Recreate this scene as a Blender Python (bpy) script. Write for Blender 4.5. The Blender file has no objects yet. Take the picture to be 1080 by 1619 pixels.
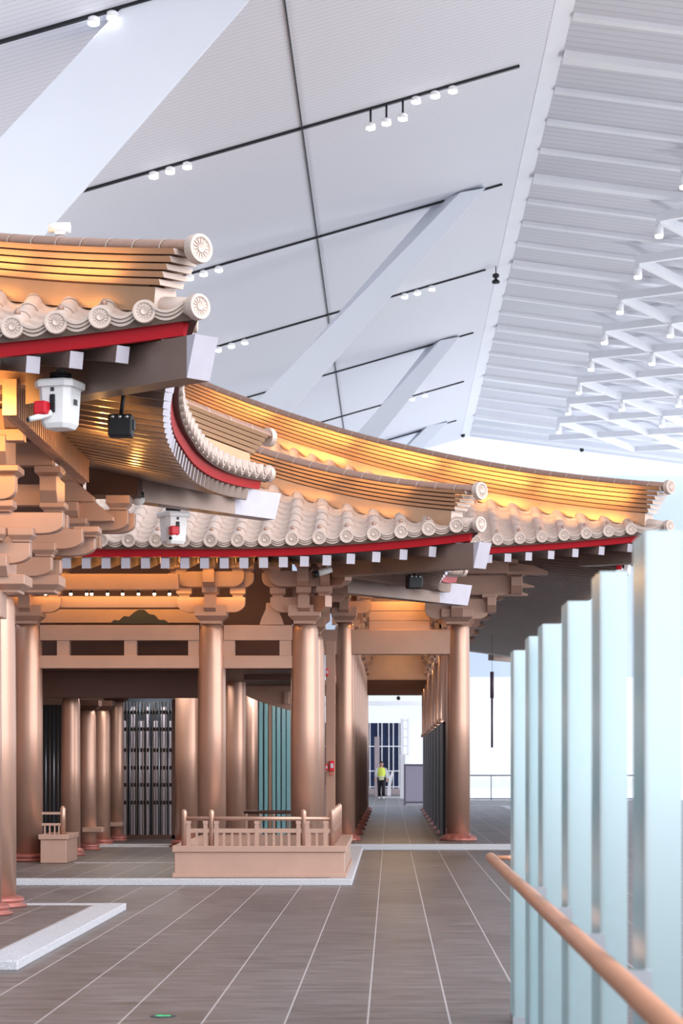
import bpy, math, random
from mathutils import Vector, Matrix
random.seed(7)
C = bpy.context.scene.collection
SC = bpy.context.scene
PI = math.pi
# ---------------------------------------------------------------- camera
FPX, VX, VY, H = 3400.0, 617.0, 1206.0, 1.7
cam_d = bpy.data.cameras.new('camera'); cam = bpy.data.objects.new('camera', cam_d); C.objects.link(cam)
cam.location = (0, 0, H); cam.rotation_euler = (PI/2, 0, 0)
cam_d.sensor_fit = 'AUTO'; cam_d.sensor_width = 36; cam_d.lens = FPX*36/1619
cam_d.shift_x = (540-VX)/1619; cam_d.shift_y = (VY-809.5)/1619
cam_d.clip_start = .1; cam_d.clip_end = 600
cam_d.dof.use_dof = True; cam_d.dof.focus_distance = 30; cam_d.dof.aperture_fstop = 4.0
SC.camera = cam
# ---------------------------------------------------------------- world
w = bpy.data.worlds.new('world'); SC.world = w; w.use_nodes = True
nt = w.node_tree; nt.nodes.clear()
out = nt.nodes.new('ShaderNodeOutputWorld'); bg = nt.nodes.new('ShaderNodeBackground')
tc = nt.nodes.new('ShaderNodeTexCoord'); sx = nt.nodes.new('ShaderNodeSeparateXYZ')
ma = nt.nodes.new('ShaderNodeMath'); ma.operation = 'MULTIPLY_ADD'; ma.inputs[1].default_value = .75; ma.inputs[2].default_value = 1.1
nt.links.new(tc.outputs['Generated'], sx.inputs[0]); nt.links.new(sx.outputs['X'], ma.inputs[0])
m2 = nt.nodes.new('ShaderNodeMath'); m2.operation = 'MULTIPLY_ADD'; m2.inputs[1].default_value = -.15
nt.links.new(sx.outputs['Y'], m2.inputs[0]); nt.links.new(ma.outputs[0], m2.inputs[2]); nt.links.new(m2.outputs[0], bg.inputs['Strength']); bg.inputs['Color'].default_value = (.86, .92, 1, 1)
nt.links.new(bg.outputs[0], out.inputs[0])
sun_d = bpy.data.lights.new('sun', 'SUN'); sun_d.energy = 2.2; sun_d.angle = math.radians(70); sun_d.color = (1, .96, .92)
sun = bpy.data.objects.new('sun', sun_d); C.objects.link(sun); sun.location = (20, -20, 30)
sun.rotation_euler = Vector((-.75, .55, -.32)).to_track_quat('-Z', 'Y').to_euler()
SC.view_settings.view_transform = 'Standard'; SC.view_settings.look = 'None'
SC.view_settings.gamma = 1; SC.view_settings.use_curve_mapping = False; SC.view_settings.exposure = 0.42

def ceiling_fill(x, y, z, e):  # added fill out of view, stands in for daylight bounced onto the ceiling
    d_ = bpy.data.lights.new('ceiling_fill', 'AREA'); d_.energy = e; d_.size = 4; d_.color = (.95, .97, 1)
    o_ = bpy.data.objects.new('ceiling_fill', d_); C.objects.link(o_); o_.location = (x, y, z); o_.rotation_euler = (PI, 0, 0)
for y_ in (34, 52, 70, 88, 106): ceiling_fill(-17, y_, 6, 1000); ceiling_fill(17, y_, 3, 900)
def PX(px, d): return (px-VX)/FPX*d
def PZ(py, d): return H+(VY-py)/FPX*d
def at(px, py, d): return Vector((PX(px, d), d, PZ(py, d)))
# ---------------------------------------------------------------- materials
def lin(h):
    h = h.lstrip('#'); o = []
    for i in (0, 2, 4):
        c = int(h[i:i+2], 16)/255
        o.append(c/12.92 if c <= .04045 else ((c+.055)/1.055)**2.4)
    return tuple(o)+(1,)
MATS = {}
def mat(name, col, rough=.5, metal=0., var=.08, scale=6., bump=0., emit=0., trans=0., ior=1.45, alpha=1., spec=.5, stretch=(1, 1, 1)):
    m = bpy.data.materials.new(name); m.use_nodes = True; n = m.node_tree.nodes; l = m.node_tree.links
    p = n['Principled BSDF']; c = lin(col)
    p.inputs['Roughness'].default_value = rough; p.inputs['Metallic'].default_value = metal
    p.inputs['Base Color'].default_value = c; p.inputs['IOR'].default_value = ior
    p.inputs['Specular IOR Level'].default_value = spec
    if trans: p.inputs['Transmission Weight'].default_value = trans
    if emit:
        p.inputs['Emission Color'].default_value = c; p.inputs['Emission Strength'].default_value = emit
    if var or bump:
        t = n.new('ShaderNodeTexCoord'); mp = n.new('ShaderNodeMapping'); no = n.new('ShaderNodeTexNoise')
        mp.inputs['Scale'].default_value = stretch
        no.inputs['Scale'].default_value = scale; no.inputs['Detail'].default_value = 4
        l.new(t.outputs['Object'], mp.inputs[0]); l.new(mp.outputs[0], no.inputs['Vector'])
        if var:
            r = n.new('ShaderNodeMapRange'); r.inputs['From Min'].default_value = .3; r.inputs['From Max'].default_value = .7
            r.inputs['To Min'].default_value = 1-var; r.inputs['To Max'].default_value = 1+var
            mx = n.new('ShaderNodeVectorMath'); mx.operation = 'SCALE'; mx.inputs[0].default_value = c[:3]
            l.new(no.outputs['Fac'], r.inputs['Value']); l.new(r.outputs[0], mx.inputs['Scale']); l.new(mx.outputs[0], p.inputs['Base Color'])
        if bump:
            b = n.new('ShaderNodeBump'); b.inputs['Strength'].default_value = bump; b.inputs['Distance'].default_value = .01
            l.new(no.outputs['Fac'], b.inputs['Height']); l.new(b.outputs[0], p.inputs['Normal'])
    MATS[name] = m; return m
mat('copper', '#bd9a8a', .42, .45, .04, 3)
mat('copper_col', '#bd9887', .34, .62, .05, 2)
mat('copper_ridge', '#b48f72', .34, .55, .05, 4)
mat('base_red', '#a0625a', .4, .4, .08, 9)
mat('tile', '#cdbab0', .5, .15, .06, 8, .15)
mat('ridge_cap', '#a98778', .5, .35, .06, 8)
mat('red', '#b3061c', .45, 0, .05, 3)
mat('rafter_side', '#8d7a72', .38, .5, .05, 4)
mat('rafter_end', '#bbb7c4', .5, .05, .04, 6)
mat('soffit', '#5c4a42', .6, .2, .06, 4)
mat('dark_brown', '#5c4038', .5, .3, .05, 3)
mat('white', '#e6e7ee', .55, 0, .02, 1)
mat('strut', '#dde2ec', .5, 0, .015, .6)
mat('rib', '#eaecf2', .5, 0, .02, 1)
mat('black', '#14161c', .5, 0, .05, 6)
mat('dark_gray', '#3a3d44', .5, .2, .05, 6)
mat('granite', '#bcbcc3', .5, 0, .3, 70, .05)
mat('plastic_white', '#f1f2f5', .35, 0, .02, 6)
mat('nozzle_red', '#d4152c', .4, 0, .05, 6)
mat('steel', '#b9bdc6', .3, .8, .04, 6)
mat('lamp', '#ffffff', .5, 0, 0, 1, 0, 9)
mat('warm_lamp', '#ffdca0', .5, 0, 0, 1, 0, 12)
mat('handrail', '#c68d70', .35, .25, .06, 3)
mat('teal', '#8fc0c8', .35, 0, .04, 2)
mat('screen_dark', '#241b22', .5, .2, .08, 3)
mat('wall_pale', '#c3d1e2', .7, 0, .02, 1)
mat('wall_brown', '#a98472', .55, .1, .04, 2)
mat('sign_gray', '#a9a4bb', .5, 0, .03, 3)
mat('sign_frame', '#6d6a7c', .4, .3, .03, 3)
mat('blue_glass', '#18284c', .2, .1, .25, .9)
mat('skin', '#c99a80', .5, 0, .03, 9)
mat('hair', '#1c1818', .6, 0, .05, 9)
mat('vest', '#d9e65a', .6, 0, .05, 9)
mat('shirt', '#cfd2da', .7, 0, .04, 9)
mat('trousers', '#14161f', .7, 0, .05, 9)
mat('green', '#35b070', .5, 0, .05, 9, 0, .8)
mat('pole_purple', '#5b4a60', .5, .2, .05, 6)
mat('stone_post', '#a79aa0', .6, 0, .05, 6)

def node_mat(name, build):
    m = bpy.data.materials.new(name); m.use_nodes = True
    n = m.node_tree.nodes; l = m.node_tree.links; build(n, l, n['Principled BSDF'], m); MATS[name] = m; return m
def floor_build(n, l, p, m):
    g = n.new('ShaderNodeNewGeometry'); s = n.new('ShaderNodeSeparateXYZ'); l.new(g.outputs['Position'], s.inputs[0])
    def mth(op, a, b=None, c=None):
        q = n.new('ShaderNodeMath'); q.operation = op
        for i, v in enumerate((a, b, c)):
            if v is None: continue
            if isinstance(v, (int, float)): q.inputs[i].default_value = v
            else: l.new(v, q.inputs[i])
        return q.outputs[0]
    TW, TL = .541, 1.62
    u = mth('DIVIDE', mth('ADD', s.outputs['X'], .148+TW*200), TW)
    col = mth('FLOOR', u); fu = mth('FRACT', u)
    v = mth('ADD', mth('DIVIDE', s.outputs['Y'], TL), mth('MULTIPLY', col, .37))
    row = mth('FLOOR', v); fv = mth('FRACT', v)
    du = mth('MULTIPLY', mth('MINIMUM', fu, mth('SUBTRACT', 1, fu)), TW)
    dv = mth('MULTIPLY', mth('MINIMUM', fv, mth('SUBTRACT', 1, fv)), TL)
    gu = mth('LESS_THAN', du, .0055); gv = mth('MULTIPLY', mth('LESS_THAN', dv, .006), .25)
    grout = mth('MAXIMUM', gu, gv)
    cb = n.new('ShaderNodeCombineXYZ'); l.new(col, cb.inputs[0]); l.new(row, cb.inputs[1])
    wn = n.new('ShaderNodeTexWhiteNoise'); wn.noise_dimensions = '2D'; l.new(cb.outputs[0], wn.inputs['Vector'])
    mp = n.new('ShaderNodeMapping'); mp.inputs['Scale'].default_value = (1.2, 5, 1); l.new(g.outputs['Position'], mp.inputs[0])
    no = n.new('ShaderNodeTexNoise'); no.inputs['Scale'].default_value = 1.6; no.inputs['Detail'].default_value = 6; l.new(mp.outputs[0], no.inputs['Vector'])
    cr = n.new('ShaderNodeValToRGB'); cr.color_ramp.elements[0].position = .3; cr.color_ramp.elements[1].position = .72
    cr.color_ramp.elements[0].color = lin('#514845'); cr.color_ramp.elements[1].color = lin('#776f6f')
    l.new(mth('ADD', no.outputs['Fac'], mth('MULTIPLY', mth('SUBTRACT', wn.outputs['Value'], .5), .14)), cr.inputs[0])
    mx = n.new('ShaderNodeMix'); mx.data_type = 'RGBA'
    l.new(grout, mx.inputs['Factor']); l.new(cr.outputs[0], mx.inputs['A']); mx.inputs['B'].default_value = lin('#b5aeb0')
    l.new(mx.outputs['Result'], p.inputs['Base Color'])
    p.inputs['Roughness'].default_value = .42; p.inputs['Specular IOR Level'].default_value = .45
    b = n.new('ShaderNodeBump'); b.inputs['Strength'].default_value = .06; b.inputs['Distance'].default_value = .01
    l.new(no.outputs['Fac'], b.inputs['Height']); l.new(b.outputs[0], p.inputs['Normal'])
node_mat('floor_tile', floor_build)
def slat_build(scale, axis, c0, c1):
    def f(n, l, p, m):
        g = n.new('ShaderNodeNewGeometry'); s = n.new('ShaderNodeSeparateXYZ'); l.new(g.outputs['Position'], s.inputs[0])
        a = n.new('ShaderNodeMath'); a.operation = 'MULTIPLY'; l.new(s.outputs[axis], a.inputs[0]); a.inputs[1].default_value = scale
        fr = n.new('ShaderNodeMath'); fr.operation = 'PINGPONG'; l.new(a.outputs[0], fr.inputs[0]); fr.inputs[1].default_value = 1
        cr = n.new('ShaderNodeValToRGB'); l.new(fr.outputs[0], cr.inputs[0])
        e = cr.color_ramp.elements; e[0].position = .03; e[1].position = .28; e[0].color = lin(c0); e[1].color = lin(c1)
        l.new(cr.outputs[0], p.inputs['Base Color']); p.inputs['Roughness'].default_value = .6
        b = n.new('ShaderNodeBump'); b.inputs['Strength'].default_value = .12; b.inputs['Distance'].default_value = .03
        l.new(fr.outputs[0], b.inputs['Height']); l.new(b.outputs[0], p.inputs['Normal'])
    return f
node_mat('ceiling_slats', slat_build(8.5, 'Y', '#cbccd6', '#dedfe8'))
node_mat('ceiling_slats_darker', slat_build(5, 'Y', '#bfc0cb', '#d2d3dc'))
def glassfin(n, l, p, m):
    n.remove(p); o = n['Material Output']
    rf = n.new('ShaderNodeBsdfRefraction'); rf.inputs['Color'].default_value = lin('#d9f0f4'); rf.inputs['Roughness'].default_value = .3; rf.inputs['IOR'].default_value = 1.12
    tl = n.new('ShaderNodeBsdfTranslucent'); tl.inputs['Color'].default_value = lin('#bfe6ee')
    df = n.new('ShaderNodeBsdfDiffuse'); df.inputs['Color'].default_value = lin('#a5dbe8')
    gl = n.new('ShaderNodeBsdfGlossy'); gl.inputs['Roughness'].default_value = .2; gl.inputs['Color'].default_value = (.97, 1, 1, 1)
    a = n.new('ShaderNodeMixShader'); a.inputs[0].default_value = .4; l.new(tl.outputs[0], a.inputs[1]); l.new(df.outputs[0], a.inputs[2])
    b = n.new('ShaderNodeMixShader'); b.inputs[0].default_value = .42; l.new(rf.outputs[0], b.inputs[1]); l.new(a.outputs[0], b.inputs[2])
    c = n.new('ShaderNodeMixShader'); c.inputs[0].default_value = .5; l.new(b.outputs[0], c.inputs[1]); l.new(gl.outputs[0], c.inputs[2])
    l.new(c.outputs[0], o.inputs['Surface'])
node_mat('channel_glass', glassfin)
def clearglass(n, l, p, m):
    t = n.new('ShaderNodeBsdfTransparent'); t.inputs['Color'].default_value = (.985, .995, 1, 1)
    gl = n.new('ShaderNodeBsdfGlossy'); gl.inputs['Roughness'].default_value = .03
    mx = n.new('ShaderNodeMixShader'); mx.inputs[0].default_value = .06
    o = n['Material Output']; l.new(t.outputs[0], mx.inputs[1]); l.new(gl.outputs[0], mx.inputs[2]); l.new(mx.outputs[0], o.inputs['Surface'])
node_mat('clear_glass', clearglass)
def tealfin(n, l, p, m):
    g = n.new('ShaderNodeBsdfTranslucent'); g.inputs['Color'].default_value = lin('#a5d6dc')
    p.inputs['Base Color'].default_value = lin('#93c4cc'); p.inputs['Roughness'].default_value = .3
    mx = n.new('ShaderNodeMixShader'); mx.inputs[0].default_value = .15
    o = n['Material Output']; l.new(p.outputs[0], mx.inputs[1]); l.new(g.outputs[0], mx.inputs[2]); l.new(mx.outputs[0], o.inputs['Surface'])
node_mat('teal_glass', tealfin)
M = MATS
# ---------------------------------------------------------------- mesh builder
class MB:
    def __init__(s): s.v = []; s.f = []; s.m = []; s.s = []
    def add(s, vs, fs, mi=0, smooth=False):
        b = len(s.v); s.v += [Vector(v) for v in vs]
        for f in fs: s.f.append([b+i for i in f]); s.m.append(mi); s.s.append(smooth)
        return s
    def box(s, x0, x1, y0, y1, z0, z1, mi=0):
        vs = [(x, y, z) for z in (z0, z1) for y in (y0, y1) for x in (x0, x1)]
        return s.add(vs, [(0, 2, 3, 1), (4, 5, 7, 6), (0, 1, 5, 4), (2, 6, 7, 3), (0, 4, 6, 2), (1, 3, 7, 5)], mi)
    def loft(s, rings, mi=0, smooth=False, closed=True, caps=True, capmi=None):
        n = len(rings[0]); vs = [p for r in rings for p in r]; fs = []
        for i in range(len(rings)-1):
            for j in range(n if closed else n-1):
                k = (j+1) % n; fs.append((i*n+j, i*n+k, (i+1)*n+k, (i+1)*n+j))
        s.add(vs, fs, mi, smooth)
        if caps and closed:
            cm = mi if capmi is None else capmi
            s.add(rings[0], [tuple(reversed(range(n)))], cm); s.add(rings[-1], [tuple(range(n))], mi)
        return s
    def prism(s, poly, o, ua, ub, un, t0, t1, mi=0):
        o, ua, ub, un = map(Vector, (o, ua, ub, un))
        r = [[o+ua*a+ub*b+un*t for a, b in poly] for t in (t0, t1)]
        return s.loft(r, mi)
    def beam(s, p, q, wd, ht, mi=0, up=(0, 0, 1), endmi=None):
        p, q = Vector(p), Vector(q); d = (q-p).normalized(); sd = d.cross(Vector(up)).normalized(); u = sd.cross(d)
        r = [[c+sd*a*wd/2+u*b*ht/2 for a, b in ((-1, -1), (1, -1), (1, 1), (-1, 1))] for c in (p, q)]
        return s.loft(r, mi, capmi=endmi)
    def lathe(s, o, prof, seg=24, mi=0, axis=(0, 0, 1), smooth=True, petals=0, amp=0., caps=True):
        o = Vector(o); q = Vector((0, 0, 1)).rotation_difference(Vector(axis)); rings = []
        for r, z, *pf in prof:
            a = pf[0] if pf else 0
            rings.append([o+q @ Vector(((r*(1+a*abs(math.sin(petals*t*PI/seg)))*math.cos(2*PI*t/seg)), (r*(1+a*abs(math.sin(petals*t*PI/seg)))*math.sin(2*PI*t/seg)), z)) for t in range(seg)])
        return s.loft(rings, mi, smooth, True, caps)
    def tube(s, path, r, seg=10, mi=0):
        path = [Vector(p) for p in path]; rings = []
        rr = r if isinstance(r, (list, tuple)) else [r]*len(path)
        for i, p in enumerate(path):
            d = (path[min(i+1, len(path)-1)]-path[max(i-1, 0)]).normalized()
            up = Vector((0, 0, 1)) if abs(d.z) < .95 else Vector((1, 0, 0))
            a = d.cross(up).normalized(); b = a.cross(d)
            rings.append([p+(a*math.cos(2*PI*t/seg)+b*math.sin(2*PI*t/seg))*rr[i] for t in range(seg)])
        return s.loft(rings, mi, True)
    def build(s, name, mats, parent=None, bevel=0.):
        me = bpy.data.meshes.new(name); me.from_pydata([tuple(v) for v in s.v], [], s.f)
        if not isinstance(mats, (list, tuple)): mats = [mats]
        for m in mats: me.materials.append(M[m])
        me.polygons.foreach_set('material_index', s.m); me.polygons.foreach_set('use_smooth', s.s)
        import bmesh
        bm = bmesh.new(); bm.from_mesh(me); bmesh.ops.remove_doubles(bm, verts=bm.verts, dist=1e-5)
        bmesh.ops.recalc_face_normals(bm, faces=bm.faces); bm.to_mesh(me); bm.free()
        o = bpy.data.objects.new(name, me); C.objects.link(o)
        if parent is not None: o.parent = parent
        if bevel:
            b = o.modifiers.new('bevel', 'BEVEL'); b.width = bevel; b.segments = 2; b.limit_method = 'ANGLE'
        return o
def tag(o, label, cat, group=None, kind=None):
    o['label'] = label; o['category'] = cat
    if group: o['group'] = group
    if kind: o['kind'] = kind
    return o
def thing(name, label, cat, loc=(0, 0, 0), rz=0, group=None, kind=None):
    o = bpy.data.objects.new(name, None); C.objects.link(o); o.location = loc; o.rotation_euler = (0, 0, rz)
    o.empty_display_size = .1
    return tag(o, label, cat, group, kind)
def struct(mb, name, mats): o = mb.build(name, mats); o['kind'] = 'structure'; return o
def children(o): return [c for c in o.children]
def dup(root, loc, rz=None, label=None, group=None):
    def cp(o, par):
        c = o.copy(); C.objects.link(c)
        if par is not None: c.parent = par
        for ch in list(o.children): cp(ch, c)
        return c
    r = cp(root, None); r.location = loc
    if rz is not None: r.rotation_euler = (0, 0, rz)
    if label: r['label'] = label
    if group: r['group'] = group
    return r
def lamp(kind, loc, energy, col, size=.3, sy=None, aim=None, spot=None, parent=None):
    d = bpy.data.lights.new('light', kind); d.energy = energy; d.color = col
    if kind == 'AREA':
        d.size = size
        if sy: d.shape = 'RECTANGLE'; d.size_y = sy
    else: d.shadow_soft_size = size
    if spot: d.spot_size = math.radians(spot); d.spot_blend = .6
    o = bpy.data.objects.new('light', d); C.objects.link(o); o.location = loc
    if aim is not None: o.rotation_euler = Vector(aim).to_track_quat('-Z', 'Y').to_euler()
    return o
WARM = (1, .5, .13)
# ================================================================ SETTING
mb = MB(); mb.box(-45, 2.3, -25, 160, -.3, 0); mb.box(2.3, 45, -25, 98.3, -.3, 0); struct(mb, 'floor', 'floor_tile')
XR, ZR = 4.373, 18.0+H
SL, SR = .286, .13
YS = [43.2, 54.5, 65.8, 77.2, 88.5, 99.8, 111.2]; YE = 118.6
def zl(x): return ZR-SL*(XR-x)
def zr(x): return ZR-SR*(x-XR)
mb = MB(); y0, y1 = 31, YE
mb.add([(-36, y0, zl(-36)), (XR, y0, ZR), (XR, y1, ZR), (-36, y1, zl(-36)), (-36, y0, zl(-36)+.6), (XR, y0, ZR+.6), (XR, y1, ZR+.6), (-36, y1, zl(-36)+.6)],
       [(0, 1, 2, 3), (4, 7, 6, 5), (0, 4, 5, 1), (3, 2, 6, 7), (0, 3, 7, 4)])
struct(mb, 'ceiling', 'ceiling_slats')
mb = MB()
mb.add([(XR, y0, ZR), (34, y0, zr(34)), (34, y1, zr(34)), (XR, y1, ZR), (XR, y0, ZR+.6), (34, y0, zr(34)+.6), (34, y1, zr(34)+.6), (XR, y1, ZR+.6)],
       [(0, 1, 2, 3), (4, 7, 6, 5), (0, 4, 5, 1), (3, 2, 6, 7), (1, 5, 6, 2)])
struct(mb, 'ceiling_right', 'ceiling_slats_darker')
# plain white fold strip along the ridge
mb = MB(); mb.add([(XR-.5, y0, zl(XR-.5)-.012), (XR, y0, ZR-.01), (XR, y1, ZR-.01), (XR-.5, y1, zl(XR-.5)-.012), (XR-.5, y0, zl(XR-.5)+.02), (XR, y0, ZR+.02), (XR, y1, ZR+.02), (XR-.5, y1, zl(XR-.5)+.02)],
       [(0, 1, 2, 3), (4, 7, 6, 5), (0, 4, 5, 1), (3, 2, 6, 7), (0, 3, 7, 4), (1, 5, 6, 2)]); struct(mb, 'trim_1', 'white')
# dark track slots across the left slope and one long seam
k = 2
for i, ys in enumerate(YS):
    wd = .11 if i < 2 else (.07 if i < 4 else .05)
    xe = XR-.95 if i != 1 else XR-1.1
    mb = MB(); mb.beam((-36, ys, zl(-36)-.02), (xe, ys, zl(xe)-.02), wd, .08); struct(mb, 'trim_%d' % k, 'black'); k += 1
mb = MB(); mb.box(-2.245, -2.215, y0, 104, zl(-2.23)-.05, zl(-2.23)+.02); struct(mb, 'trim_%d' % k, 'dark_gray'); k += 1
# ribs of the right slope
yy = YS[0]-11.33/4*4
i = 0
while yy < YE-1:
    big = i % 4 == 0
    ht, wd = (.2, .5) if big else (.12, .26)
    mb = MB(); mb.beam((XR+.02, yy, ZR-ht/2), (33, yy, zr(33)-ht/2), wd, ht)
    struct(mb, 'trim_%d' % k, 'rib'); k += 1; yy += 11.33/4; i += 1
# hanging diagrid under the right slope
XA, XB, XC, XD = 8.35, 10.55, 12.75, 14.95
def zn(x): return zr(x)-.55
dg = thing('roof_diagrid', 'white zigzag lattice of struts hung under the right ceiling slope', 'ceiling lattice', (XA, 62, zn(XA)))
nodesA = [62+5.67*j-.9 for j in range(-2, 11)]
xs = [XA, XB, XC, XD]
for j, ya in enumerate(nodesA):
    for c in range(3):
        yb = ya+(2.835 if c % 2 else 0)
        p = Vector((xs[c], yb, zn(xs[c])))
        for sgn in (-1, 1):
            q = Vector((xs[c+1], yb+sgn*2.835, zn(xs[c+1])))
            if q.y < 40 or q.y > 113 or p.y > 113: continue
            m2 = MB(); m2.beam(p-dg.location, q-dg.location, .22, .28); m2.build('strut', 'rib', dg)
def downlight(loc, label, first=[None]):
    if first[0] is None:
        t = thing('ceiling_spotlight', label, 'spotlight', loc, 0, 'spotlights on the ceiling lattice')
        MB().lathe((0, 0, -.1), [(.05, .1), (.05, -.02), (.13, -.04), (.14, -.36)], 14).build('housing', 'plastic_white', t)
        MB().lathe((0, 0, -.47), [(.11, 0), (.12, -.05)], 14).build('lens', 'lamp', t)
        first[0] = t; return t
    return dup(first[0], loc, None, label)
orders = ['nearest', 'second', 'third', 'fourth', 'fifth', 'sixth', 'seventh', 'eighth', 'ninth', 'tenth', 'eleventh', 'twelfth']
cnt = 0
for j, ya in enumerate(nodesA):
    if ya < 53 or ya > 111: continue
    downlight((XA, ya, zn(XA)-.1), 'white lit spotlight at the %s lattice tip along the outer row of the ceiling lattice' % orders[min(cnt, 11)]); cnt += 1
extra = [(1055, 495), (1002, 580), (1072, 610), (957, 650), (1045, 642), (1023, 673)]
names2 = ['inner lit spotlight of the ceiling lattice beside the fifth outer tip', 'inner lit spotlight of the ceiling lattice below the first inner one', 'inner lit spotlight of the ceiling lattice against the right edge of the photo',
          'inner lit spotlight of the ceiling lattice nearest the bright band and the outer row', 'inner lit spotlight of the ceiling lattice just under the edge one', 'lowest inner lit spotlight of the ceiling lattice above the bright band']
for (px, py), nm in zip(extra, names2):
    best = None
    for c in (1, 2, 3):
        d = (zn(xs[c])-.3-H)*FPX/(VY-py+0.); x = PX(px, d)
        if best is None or abs(x-xs[c]) < best[0]: best = (abs(x-xs[c]), c, d)
    c = best[1]; off = 2.835 if c % 2 else 0
    yb = min((ya+off for ya in nodesA), key=lambda y: abs(y-best[2]))
    downlight((xs[c], yb, zn(xs[c])-.1), nm)
# spotlights in the track slots of the left slope
def track_lamp(loc, label, stem, first={}):
    key = stem > 0
    if key not in first:
        t = thing('track_spotlight', label, 'spotlight', loc, 0, 'spotlights in the dark ceiling slots'); t.scale = (.9, .9, .75)
        z = -stem
        if stem: MB().tube([(0, 0, 0), (0, 0, -stem)], .03, 8).build('stem', 'black', t)
        MB().lathe((0, 0, z), [(.06, .02), (.13, -.03), (.14, -.16)], 14).build('housing', 'plastic_white', t)
        MB().lathe((0, 0, z-.15), [(.12, 0), (.13, -.05), (.10, -.07)], 14).build('lens', 'lamp', t)
        first[key] = t; return t
    return dup(first[key], loc, None, label)
tl = [(0, [(148, 30), (178, 20)], 0, 'top left slot beside the big white strut'), (1, [(243, 272), (269, 265), (296, 258)], 0, 'long slot just right of the big white strut'),
      (1, [(586, 172), (611, 163), (637, 155)], .45, 'long slot, hung on a stem right of the seam'), (1, [(658, 152), (688, 142), (716, 132)], 0, 'long slot, flush near the upper right end'),
      (2, [(300, 432), (322, 427), (346, 420)], 0, 'second slot near the ridge end of the near roof'), (3, [(345, 546), (366, 541), (387, 534)], 0, 'third slot above the grey beam end'),
      (3, [(640, 462), (660, 457), (683, 450)], 0, 'third slot right of the long white strut'), (5, [(652, 624), (672, 620)], 0, 'far slot right of the second strut')]
for i, pts, stem, where in tl:
    for q, (px, py) in enumerate(pts):
        x = PX(px, YS[i]); pos = ['left', 'middle', 'right'][q] if len(pts) == 3 else ['left', 'right'][q]
        track_lamp((x, YS[i], zl(x)-.06), '%s lit white spotlight in the %s' % (pos, where), stem)
# big inclined white struts in the planes of the slots
def strut(label, y, A, B, C_, D, dpt=1.4):
    # A,B upper left/right and C_,D lower right/left corners on the near face
    t = MB(); near = [at(*A, y), at(*B, y), at(*C_, y), at(*D, y)]
    far = [Vector((v.x-.35, v.y+dpt, v.z)) for v in near]
    t.loft([near, far]); o = t.build('inclined_strut', 'strut', None, .02); tag(o, label, 'strut', None, 'thing')
strut('widest white inclined strut rising from behind the near roof ridge', 43.2, (222, -20), (412, -20), (20, 430), (-200, 430), 1.0)
def strut2(label, y, At, Bt, Ct, Bb, Cb, At2):
    o = MB(); d2 = y+1.1
    top = [at(*Bt, y), at(*Ct, y), at(Ct[0]-4, Ct[1], d2), at(*At, d2)]
    bot = [at(*Bb, y), at(*Cb, y), at(Cb[0]+2, Cb[1], d2), at(*At2, d2)]
    o.loft([bot, top]); o = o.build('inclined_strut', 'strut', None, .01); tag(o, label, 'strut', None, 'thing')
strut2('long white inclined strut meeting the second slot, right of the crossing seam', 65.2, (686, 322), (728, 304), (768, 297), (280, 764), (362, 764), (300, 764))
strut2('shorter white inclined strut next behind the long one', 88.0, (672, 552), (696, 538), (727, 532), (470, 790), (520, 790), (486, 790))
strut2('smallest farthest white inclined strut above the long golden ridge', 110.6, (662, 682), (677, 673), (709, 667), (560, 790), (590, 790), (562, 790))
# end wall
d = 121
mb = MB(); mb.box(-36, 40, d, d+.4, PZ(1070, d), PZ(752, d)); struct(mb, 'wall_back', 'wall_pale')
mb = MB(); mb.box(-36, 40, d+.1, d+.16, PZ(752, d), PZ(640, d)+2); struct(mb, 'window_1', 'clear_glass')
mb = MB(); mb.box(-36, 40, d+.1, d+.16, .3, PZ(1070, d)); struct(mb, 'window_2', 'clear_glass')
mb = MB(); mb.box(-36, 40, d-.1, d+.3, PZ(1112, d)-.12, PZ(1112, d)+.12)
for i in range(-10, 13): mb.box(i*3-.05, i*3+.05, d, d+.2, .2, PZ(1165, d))
struct(mb, 'trim_%d' % k, 'rib'); k += 1
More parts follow.
